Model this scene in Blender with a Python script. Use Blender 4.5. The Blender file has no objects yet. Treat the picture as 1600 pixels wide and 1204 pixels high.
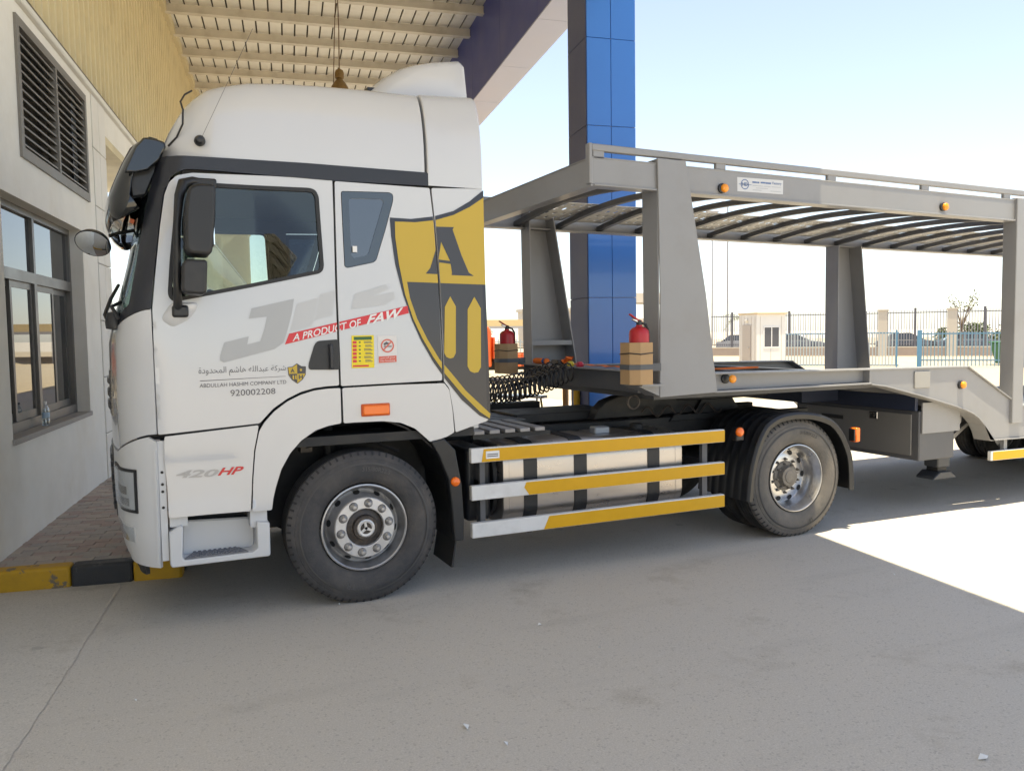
import bpy, bmesh, math, random
from mathutils import Vector, Matrix
from mathutils.geometry import delaunay_2d_cdt
random.seed(7)
R = math.radians
SC = bpy.context.scene
COL = SC.collection

# ------------------------------------------------------------------ camera, sky, sun, exposure
def setup_camera():
    f, C = 1265.227, Vector((-1.32311, -5.37985, 1.82764))
    yaw, pit, rol = .424632, -.063877, -.014571
    fw = Vector((math.sin(yaw)*math.cos(pit), math.cos(yaw)*math.cos(pit), math.sin(pit)))
    r0 = Vector((math.cos(yaw), -math.sin(yaw), 0)); u0 = r0.cross(fw)
    r = math.cos(rol)*r0 + math.sin(rol)*u0; u = -math.sin(rol)*r0 + math.cos(rol)*u0
    cd = bpy.data.cameras.new('camera'); co = bpy.data.objects.new('camera', cd); COL.objects.link(co)
    m = Matrix((r, u, -fw)).transposed().to_4x4(); m.translation = C; co.matrix_world = m
    cd.sensor_width = 36; cd.lens = f/1600*36; cd.clip_start = .05; cd.clip_end = 3000
    SC.camera = co
setup_camera()
TH = R(-8.9584)                       # the building stands at this angle to the lorry
SUN_EL, SUN_AZ = R(83.5), R(188.0)    # azimuth clockwise from +Y: high sun, a little behind the camera
w = bpy.data.worlds.new('World'); SC.world = w; w.use_nodes = True
nt = w.node_tree; nt.nodes.clear()
sky = nt.nodes.new('ShaderNodeTexSky'); sky.sky_type = 'NISHITA'; sky.sun_disc = False
sky.sun_elevation = SUN_EL; sky.sun_rotation = SUN_AZ; sky.air_density = 1.0; sky.dust_density = .4; sky.ozone_density = 1.0
bg = nt.nodes.new('ShaderNodeBackground'); bg.inputs[1].default_value = .05
wo = nt.nodes.new('ShaderNodeOutputWorld'); hs = nt.nodes.new('ShaderNodeHueSaturation'); hs.inputs['Saturation'].default_value = .68; nt.links.new(sky.outputs[0], hs.inputs['Color']); nt.links.new(hs.outputs[0], bg.inputs[0]); nt.links.new(bg.outputs[0], wo.inputs[0])
sd = bpy.data.lights.new('sun', 'SUN'); sd.energy = 2.0; sd.angle = R(.5); sd.color = (1, .88, .63)
so = bpy.data.objects.new('sun', sd); COL.objects.link(so)
dsun = Vector((math.sin(SUN_AZ)*math.cos(SUN_EL), math.cos(SUN_AZ)*math.cos(SUN_EL), math.sin(SUN_EL)))
so.rotation_euler = dsun.to_track_quat('Z', 'Y').to_euler(); so.location = (0, -20, 60)
SC.view_settings.view_transform = 'Standard'; SC.view_settings.look = 'None'
SC.view_settings.exposure = 2.45; SC.view_settings.gamma = 1; SC.view_settings.use_curve_mapping = False
SC.cycles.max_bounces = 8; SC.cycles.diffuse_bounces = 5; SC.cycles.glossy_bounces = 4; SC.cycles.transparent_max_bounces = 12
SC.cycles.caustics_reflective = False; SC.cycles.caustics_refractive = False

# ------------------------------------------------------------------ materials
MATS = {}
def mat(name, col, rough=.5, metal=0., spec=.5, coat=0., var=0., vscale=3., bump=0., bscale=80., dirt=None, emit=0., trans=0., ior=1.5, alpha=1., dscale=1.5, dlo=.5, dhi=.75, aniso=None):
    """Principled material; var = brightness mottling, dirt = (colour, amount) soft stains, bump = fine relief"""
    if name in MATS: return MATS[name]
    m = bpy.data.materials.new(name); m.use_nodes = True; MATS[name] = m
    n = m.node_tree.nodes; l = m.node_tree.links; b = n['Principled BSDF']
    b.inputs['Base Color'].default_value = (*col, 1); b.inputs['Roughness'].default_value = rough
    b.inputs['Metallic'].default_value = metal; b.inputs['Specular IOR Level'].default_value = spec
    b.inputs['Coat Weight'].default_value = coat; b.inputs['Coat Roughness'].default_value = .06
    b.inputs['IOR'].default_value = ior; b.inputs['Transmission Weight'].default_value = trans; b.inputs['Alpha'].default_value = alpha
    if emit: b.inputs['Emission Color'].default_value = (*col, 1); b.inputs['Emission Strength'].default_value = emit
    tc = n.new('ShaderNodeTexCoord')
    src = None
    if var or dirt:
        mp = n.new('ShaderNodeMapping'); l.new(tc.outputs['Object'], mp.inputs[0])
        if aniso: mp.inputs['Scale'].default_value = aniso
        no = n.new('ShaderNodeTexNoise'); no.inputs['Scale'].default_value = vscale; no.inputs['Detail'].default_value = 6; no.inputs['Roughness'].default_value = .6
        l.new(mp.outputs[0], no.inputs['Vector'])
        mr = n.new('ShaderNodeMapRange'); mr.inputs[1].default_value = .3; mr.inputs[2].default_value = .7
        mr.inputs[3].default_value = 1-var; mr.inputs[4].default_value = 1+var; l.new(no.outputs['Fac'], mr.inputs[0])
        mx = n.new('ShaderNodeMix'); mx.data_type = 'RGBA'; mx.blend_type = 'MULTIPLY'; mx.inputs[0].default_value = 1
        mx.inputs[6].default_value = (*col, 1); l.new(mr.outputs[0], mx.inputs[7]); src = mx.outputs[2]
        if dirt:
            n2 = n.new('ShaderNodeTexNoise'); n2.inputs['Scale'].default_value = dscale; n2.inputs['Detail'].default_value = 8; n2.inputs['Roughness'].default_value = .65
            l.new(mp.outputs[0], n2.inputs['Vector'])
            m2 = n.new('ShaderNodeMapRange'); m2.inputs[1].default_value = dlo; m2.inputs[2].default_value = dhi; m2.inputs[4].default_value = dirt[1]
            l.new(n2.outputs['Fac'], m2.inputs[0])
            x2 = n.new('ShaderNodeMix'); x2.data_type = 'RGBA'; l.new(m2.outputs[0], x2.inputs[0]); l.new(src, x2.inputs[6]); x2.inputs[7].default_value = (*dirt[0], 1)
            src = x2.outputs[2]
        l.new(src, b.inputs['Base Color'])
        rr = n.new('ShaderNodeMapRange'); rr.inputs[1].default_value = .3; rr.inputs[2].default_value = .7
        rr.inputs[3].default_value = max(.02, rough*.85); rr.inputs[4].default_value = min(1, rough*1.2); l.new(no.outputs['Fac'], rr.inputs[0]); l.new(rr.outputs[0], b.inputs['Roughness'])
    if bump:
        nb = n.new('ShaderNodeTexNoise'); nb.inputs['Scale'].default_value = bscale; nb.inputs['Detail'].default_value = 4; l.new(tc.outputs['Object'], nb.inputs['Vector'])
        bp = n.new('ShaderNodeBump'); bp.inputs['Strength'].default_value = bump; bp.inputs['Distance'].default_value = .01
        l.new(nb.outputs['Fac'], bp.inputs['Height']); l.new(bp.outputs[0], b.inputs['Normal'])
    return m

def glass_mat(name, tint, amount, rough=.01, ior=1.5):
    """thin window glass: clear tinted transmission under a Fresnel reflection"""
    m = bpy.data.materials.new(name); m.use_nodes = True; MATS[name] = m
    n = m.node_tree.nodes; l = m.node_tree.links; n.remove(n['Principled BSDF']); out = n['Material Output']
    tr = n.new('ShaderNodeBsdfTransparent'); tr.inputs[0].default_value = (*tint, 1)
    gl = n.new('ShaderNodeBsdfGlossy'); gl.inputs['Roughness'].default_value = rough; gl.inputs[0].default_value = (.95, .97, 1, 1)
    fr = n.new('ShaderNodeLayerWeight'); fr.inputs[0].default_value = .5; pw = n.new('ShaderNodeMath'); pw.operation = 'POWER'; pw.inputs[1].default_value = 5; l.new(fr.outputs['Facing'], pw.inputs[0])
    mr = n.new('ShaderNodeMapRange'); mr.inputs[3].default_value = amount+.04; mr.inputs[4].default_value = 1; l.new(pw.outputs[0], mr.inputs[0])
    mx = n.new('ShaderNodeMixShader'); l.new(mr.outputs[0], mx.inputs[0]); l.new(tr.outputs[0], mx.inputs[1]); l.new(gl.outputs[0], mx.inputs[2]); l.new(mx.outputs[0], out.inputs[0])
    return m

WHITE = mat('white_paint', (.555, .562, .58), .2, coat=.9, var=.012, vscale=.7, bump=.05, bscale=1.6)
WHITE2 = mat('white_plastic', (.59, .595, .605), .4, var=.03, vscale=2)
BLACKP = mat('black_plastic', (.013, .014, .017), .42, var=.15, vscale=6, dirt=((.06, .053, .046), .35), dscale=3)
TRIMP = mat('trim_plastic', (.016, .018, .026), .36, var=.1, vscale=5)
GLOSSBLK = mat('gloss_black', (.006, .007, .008), .08, coat=.6)
RUBBER = mat('rubber', (.048, .047, .050), .75, var=.22, vscale=5, bump=.25, bscale=60, dirt=((.13, .115, .10), .6), dscale=4, dlo=.42, dhi=.72)
TREAD = mat('tread_rubber', (.022, .0215, .021), .85, var=.2, vscale=9, bump=.3, bscale=90, dirt=((.10, .09, .078), .5), dscale=7)
RUBBER2 = mat('dusty_rubber', (.105, .098, .090), .8, var=.2, vscale=5, bump=.25, bscale=60, dirt=((.19, .165, .14), .7), dscale=4, dlo=.40, dhi=.7)
SEALR = mat('seal_rubber', (.012, .012, .014), .5)
RIM = mat('rim_steel', (.42, .42, .43), .34, metal=.75, var=.12, vscale=8, dirt=((.16, .13, .11), .55), dscale=6)
RIMC = mat('rim_ring', (.62, .61, .61), .42, metal=.55, var=.05, vscale=10)
RIM2 = mat('rim_bare', (.58, .58, .59), .3, metal=.9, var=.1, vscale=7, dirt=((.22, .19, .16), .5), dscale=5)
HUBD = mat('hub_dusty', (.20, .18, .155), .6, metal=.2, var=.25, vscale=18)
SILV = mat('lamp_reflector', (.60, .61, .62), .3, metal=.25)
HUB = mat('hub_grease', (.06, .05, .045), .45, metal=.3, var=.3, vscale=20, dirt=((.22, .18, .14), .5), dscale=14)
ALU = mat('brushed_aluminium', (.47, .435, .41), .30, metal=.92, var=.05, vscale=4, aniso=(1.5, 1, 6), dirt=((.42, .36, .31), .3), dscale=2.0)
CHASSIS = mat('chassis_black', (.010, .0105, .012), .55, var=.3, vscale=8, dirt=((.045, .038, .031), .5), dscale=5)
GREY = mat('trailer_grey', (.255, .255, .262), .42, coat=.1, var=.03, vscale=1.5, dirt=((.20, .185, .165), .35), dscale=2)
GREYD = mat('trailer_steel_dark', (.085, .088, .098), .5, var=.06, vscale=2.5, dirt=((.16, .14, .12), .3), dscale=3)
PLATE = mat('checker_plate', (.58, .56, .52), .55, var=.1, vscale=4)
YELLOW = mat('reflective_yellow', (.64, .345, .004), .38, spec=.35, var=.035, vscale=9)
RAILW = mat('guard_white', (.66, .66, .66), .4, var=.05, vscale=6, dirt=((.4, .38, .35), .3), dscale=8)
AMBER = mat('amber_lens', (.9, .17, .008), .16, coat=.3)
AMBERY = mat('amber_marker', (.85, .30, .01), .2, coat=.3)
REDM = mat('red_enamel', (.42, .012, .018), .3, var=.08, vscale=10)
D_GREY = mat('decal_grey', (.385, .39, .40), .35, coat=.3)
D_FAINT = mat('decal_faint', (.485, .492, .505), .35, coat=.3)
D_DARK = mat('decal_dark', (.10, .10, .115), .4)
D_RED = mat('decal_red', (.60, .016, .024), .35, coat=.2)
D_WHITE = mat('decal_white', (.74, .74, .74), .4)
D_BLK = mat('decal_shield_dark', (.030, .028, .032), .34, coat=.35)
D_EDGE = mat('decal_shield_edge', (.012, .012, .020), .34, coat=.35)
D_GOLD = mat('decal_gold', (.50, .335, .008), .34, coat=.35)
D_YEL = mat('decal_yellow', (.80, .63, .01), .4)
D_GRN = mat('decal_green', (.03, .11, .03), .4)
D_SIL = mat('decal_silver', (.36, .36, .37), .35, metal=.3)
GLASS = glass_mat('cab_glass', (.82, .86, .82), .0)
GLASSW = glass_mat('windscreen_glass', (.70, .80, .78), .02)
GLASST = glass_mat('privacy_glass', (.10, .13, .17), .10)
GLASSB = mat('reflective_window_glass', (.016, .019, .022), .015, spec=.9, ior=1.75)
LENS = glass_mat('lamp_lens', (.95, .96, .97), .02)
MIRROR = mat('mirror_glass', (.8, .82, .84), .02, metal=1)
INTER = mat('interior_trim', (.045, .045, .048), .7, var=.1, vscale=6)
INTERL = mat('interior_light', (.26, .25, .22), .8, var=.06, vscale=5)
SEATM = mat('seat_fabric', (.06, .085, .12), .9, var=.2, vscale=30)
CARD = mat('cardboard', (.42, .27, .135), .8, var=.06, vscale=5)
CHROME = mat('polished_steel', (.55, .55, .56), .2, metal=1, var=.05, vscale=9)
STRAP = mat('orange_webbing', (.80, .18, .02), .75, var=.12, vscale=30)

# ------------------------------------------------------------------ mesh helpers
def link(o, parent=None):
    COL.objects.link(o)
    if parent is not None: o.parent = parent
    return o
def obj(name, me, m=None, parent=None):
    o = bpy.data.objects.new(name, me)
    if m is not None and not me.materials: me.materials.append(m)
    return link(o, parent)
def tag(o, label=None, cat=None, group=None, kind=None):
    if label: o['label'] = label
    if cat: o['category'] = cat
    if group: o['group'] = group
    if kind: o['kind'] = kind
    return o
def thing(name, label, cat, loc=(0, 0, 0), rz=0., group=None):
    o = bpy.data.objects.new(name, None); link(o); o.location = loc; o.rotation_euler = (0, 0, rz); o.empty_display_size = .2
    return tag(o, label, cat, group)
def copy_tree(o, parent=None):
    c = o.copy(); COL.objects.link(c); c.parent = parent
    for ch in list(o.children): copy_tree(ch, c)
    return c

class MB:
    def __init__(s): s.v = []; s.f = []; s.mi = []; s.cur = 0
    def add(s, vs, fs):
        b = len(s.v); s.v += [tuple(p) for p in vs]; s.f += [tuple(i+b for i in f) for f in fs]; s.mi += [s.cur]*len(fs); return s
    def box(s, a, b):
        x0, y0, z0 = a; x1, y1, z1 = b
        return s.add([(x0,y0,z0),(x1,y0,z0),(x1,y1,z0),(x0,y1,z0),(x0,y0,z1),(x1,y0,z1),(x1,y1,z1),(x0,y1,z1)],
                     [(0,3,2,1),(4,5,6,7),(0,1,5,4),(1,2,6,5),(2,3,7,6),(3,0,4,7)])
    def prism(s, poly, y0, y1, f=None):
        """polygon in (x,z) extruded from y0 to y1"""
        n = len(poly); vs = [(x, y0, z) for x, z in poly]+[(x, y1, z) for x, z in poly]
        fs = [tuple(range(n)), tuple(range(2*n-1, n-1, -1))]+[(i, i+n, (i+1) % n+n, (i+1) % n) for i in range(n)]
        return s.add(vs, fs)
    def prism_z(s, poly, z0, z1):
        n = len(poly); vs = [(x, y, z0) for x, y in poly]+[(x, y, z1) for x, y in poly]
        fs = [tuple(range(n-1, -1, -1)), tuple(range(n, 2*n))]+[(i, (i+1) % n, (i+1) % n+n, i+n) for i in range(n)]
        return s.add(vs, fs)
    def tube(s, pts, r, n=8, caps=True):
        pts = [Vector(p) for p in pts]; rs = r if isinstance(r, (list, tuple)) else [r]*len(pts)
        vs = []; ref = None
        for i, p in enumerate(pts):
            t = (pts[min(i+1, len(pts)-1)]-pts[max(i-1, 0)]).normalized()
            if ref is None: ref = Vector((0, 0, 1)) if abs(t.z) < .9 else Vector((1, 0, 0))
            a = t.cross(ref).normalized(); b = t.cross(a).normalized(); ref = -b if False else a.cross(t)
            for k in range(n):
                an = 2*math.pi*k/n; vs.append(p+(a*math.cos(an)+b*math.sin(an))*rs[i])
        m = len(pts); fs = []
        for i in range(m-1):
            for k in range(n): fs.append((i*n+k, i*n+(k+1) % n, (i+1)*n+(k+1) % n, (i+1)*n+k))
        if caps: fs += [tuple(range(n-1, -1, -1)), tuple(range((m-1)*n, m*n))]
        return s.add(vs, fs)
    def lathe(s, prof, c=(0, 0, 0), n=48, axis='y', closed=False):
        """profile of (radius, distance along axis)"""
        vs = []
        for r, a in prof:
            for k in range(n):
                t = 2*math.pi*k/n; p, q = r*math.cos(t), r*math.sin(t)
                vs.append((c[0]+p, c[1]+a, c[2]+q) if axis == 'y' else ((c[0]+p, c[1]+q, c[2]+a) if axis == 'z' else (c[0]+a, c[1]+p, c[2]+q)))
        fs = []; m = len(prof)
        for i in range(m-1 if not closed else m):
            j = (i+1) % m
            for k in range(n): fs.append((i*n+k, i*n+(k+1) % n, j*n+(k+1) % n, j*n+k))
        return s.add(vs, fs)
    def mesh(s, name, smooth=None):
        me = bpy.data.meshes.new(name); me.from_pydata(s.v, [], s.f); me.validate()
        bm = bmesh.new(); bm.from_mesh(me); bmesh.ops.recalc_face_normals(bm, faces=bm.faces); bm.to_mesh(me); bm.free()
        if smooth is not None:
            me.shade_smooth(); me.set_sharp_from_angle(angle=R(smooth))
        return me
    def build(s, name, m, parent=None, smooth=None, bevel=0., seg=1):
        me = s.mesh(name, smooth); o = obj(name, me, m, parent)
        if bevel:
            b = o.modifiers.new('bevel', 'BEVEL'); b.width = bevel; b.segments = seg; b.limit_method = 'ANGLE'; b.angle_limit = R(35)
            if seg > 1 and smooth is None: me.shade_smooth(); me.set_sharp_from_angle(angle=R(50))
        return o
def box(name, a, b, m, parent=None, bevel=.0, seg=1): return MB().box(a, b).build(name, m, parent, bevel=bevel, seg=seg)
def prism(name, poly, y0, y1, m, parent=None, bevel=0., seg=1): return MB().prism(poly, y0, y1).build(name, m, parent, bevel=bevel, seg=seg)
def tube(name, pts, r, m, parent=None, n=8): return MB().tube(pts, r, n).build(name, m, parent, smooth=40)
def lathe(name, prof, m, parent=None, c=(0, 0, 0), n=48, axis='y', smooth=35): return MB().lathe(prof, c, n, axis).build(name, m, parent, smooth=smooth)

def inside(p, poly):
    x, y = p; c = False; n = len(poly)
    for i in range(n):
        x0, y0 = poly[i]; x1, y1 = poly[i-1]
        if (y0 > y) != (y1 > y) and x < (x1-x0)*(y-y0)/(y1-y0)+x0: c = not c
    return c
def dist_edge(p, poly):
    P = Vector(p); best = 9
    for i in range(len(poly)):
        a = Vector(poly[i-1]); b = Vector(poly[i]); d = b-a; t = max(0, min(1, (P-a).dot(d)/max(1e-12, d.dot(d)))); best = min(best, (P-a-d*t).length)
    return best
def resample(poly, step):
    out = []
    for i in range(len(poly)):
        a = Vector(poly[i]); b = Vector(poly[(i+1) % len(poly)]); n = max(1, int((b-a).length/step))
        for k in range(n): out.append(tuple(a+(b-a)*k/n))
    return out
def fillet(poly, r, n=4):
    out = []; m = len(poly)
    for i in range(m):
        p = Vector(poly[i]); a = Vector(poly[i-1]); b = Vector(poly[(i+1) % m])
        da = a-p; db = b-p; k = min(r, da.length*.45, db.length*.45); A = p+da.normalized()*k; B = p+db.normalized()*k
        for j in range(n+1):
            t = j/n; out.append(tuple((1-t)**2*A+2*t*(1-t)*p+t*t*B))
    return out
def tri2d(outer, holes=(), grid=None):
    loops = [outer]+list(holes); vs = []; ed = []
    for lp in loops:
        b = len(vs); vs += [Vector(p) for p in lp]; ed += [(b+i, b+(i+1) % len(lp)) for i in range(len(lp))]
    if grid:
        xs = [p[0] for p in outer]; ys = [p[1] for p in outer]; x = min(xs)+grid*.5
        while x < max(xs):
            y = min(ys)+grid*.5
            while y < max(ys):
                if inside((x, y), outer) and not any(inside((x, y), h) for h in holes) and min(dist_edge((x, y), lp) for lp in loops) > grid*.3: vs.append(Vector((x, y)))
                y += grid
            x += grid
    v2, e2, f2, _, _, _ = delaunay_2d_cdt(vs, ed, [], 0, 1e-5)
    fs = []
    for f in f2:
        c = sum((v2[i] for i in f), Vector((0, 0)))/len(f)
        if inside(c, outer) and not any(inside(c, h) for h in holes): fs.append(tuple(f))
    return [tuple(v) for v in v2], fs
def panel(name, outer, mp, th, m, parent=None, holes=(), grid=None, step=None, smooth=True):
    """solid sheet: 2D outline with holes, mapped by mp(a,b)->xyz; th = thickness vector function or vector. Rim is unwelded so edges stay crisp"""
    if step: outer = resample(outer, step); holes = [resample(h, step) for h in holes]
    v, f = tri2d(outer, holes, grid); P = [Vector(mp(*q)) for q in v]; T3 = Vector(th); g = []
    for t in f:                                   # one winding for the whole sheet, slivers dropped
        a, b, c = [v[i] for i in t[:3]]; ar = (b[0]-a[0])*(c[1]-a[1])-(c[0]-a[0])*(b[1]-a[1])
        if abs(ar) > 1e-9: g.append(tuple(t) if ar > 0 else tuple(reversed(t)))
    big = max(g, key=lambda t: abs((v[t[1]][0]-v[t[0]][0])*(v[t[2]][1]-v[t[0]][1])-(v[t[2]][0]-v[t[0]][0])*(v[t[1]][1]-v[t[0]][1])))
    if (P[big[1]]-P[big[0]]).cross(P[big[2]]-P[big[0]]).dot(T3) > 0: g = [tuple(reversed(t)) for t in g]
    f = g
    n = len(P); V = P+[p+T3 for p in P]; F = list(f)+[tuple(i+n for i in reversed(q)) for q in f]; nf = len(F)
    for lp in [outer]+list(holes):
        q = [Vector(mp(*a)) for a in lp]; b = len(V); k = len(q); V += q+[a+T3 for a in q]
        F += [(b+i, b+(i+1) % k, b+(i+1) % k+k, b+i+k) for i in range(k)]
    me = bpy.data.meshes.new(name); me.from_pydata([tuple(a) for a in V], [], F)
    for i, pl in enumerate(me.polygons): pl.use_smooth = smooth and i < nf
    return obj(name, me, m, parent)

def text_mesh(body, bold=0., shear=0., res=3):
    cu = bpy.data.curves.new('lettering', 'FONT'); cu.body = body; cu.offset = bold; cu.shear = shear; cu.resolution_u = res
    o = bpy.data.objects.new('lettering', cu); COL.objects.link(o)
    me = bpy.data.meshes.new_from_object(o.evaluated_get(bpy.context.evaluated_depsgraph_get()))
    bpy.data.objects.remove(o); bpy.data.curves.remove(cu)
    return [tuple(v.co[:2]) for v in me.vertices], [tuple(p.vertices) for p in me.polygons]
def flat_mesh(name, V, F, m, parent):
    me = bpy.data.meshes.new(name); me.from_pydata(V, [], F); return obj(name, me, m, parent)
def quad_map(vs, q):
    """fit 2D points into the quad tl,tr,br,bl"""
    x0 = min(v[0] for v in vs); x1 = max(v[0] for v in vs); y0 = min(v[1] for v in vs); y1 = max(v[1] for v in vs)
    tl, tr, br, bl = [Vector(a) for a in q]; out = []
    for x, y in vs:
        s = (x-x0)/(x1-x0); t = (y-y0)/(y1-y0); out.append(tuple((bl*(1-s)+br*s)*(1-t)+(tl*(1-s)+tr*s)*t))
    return out

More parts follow.
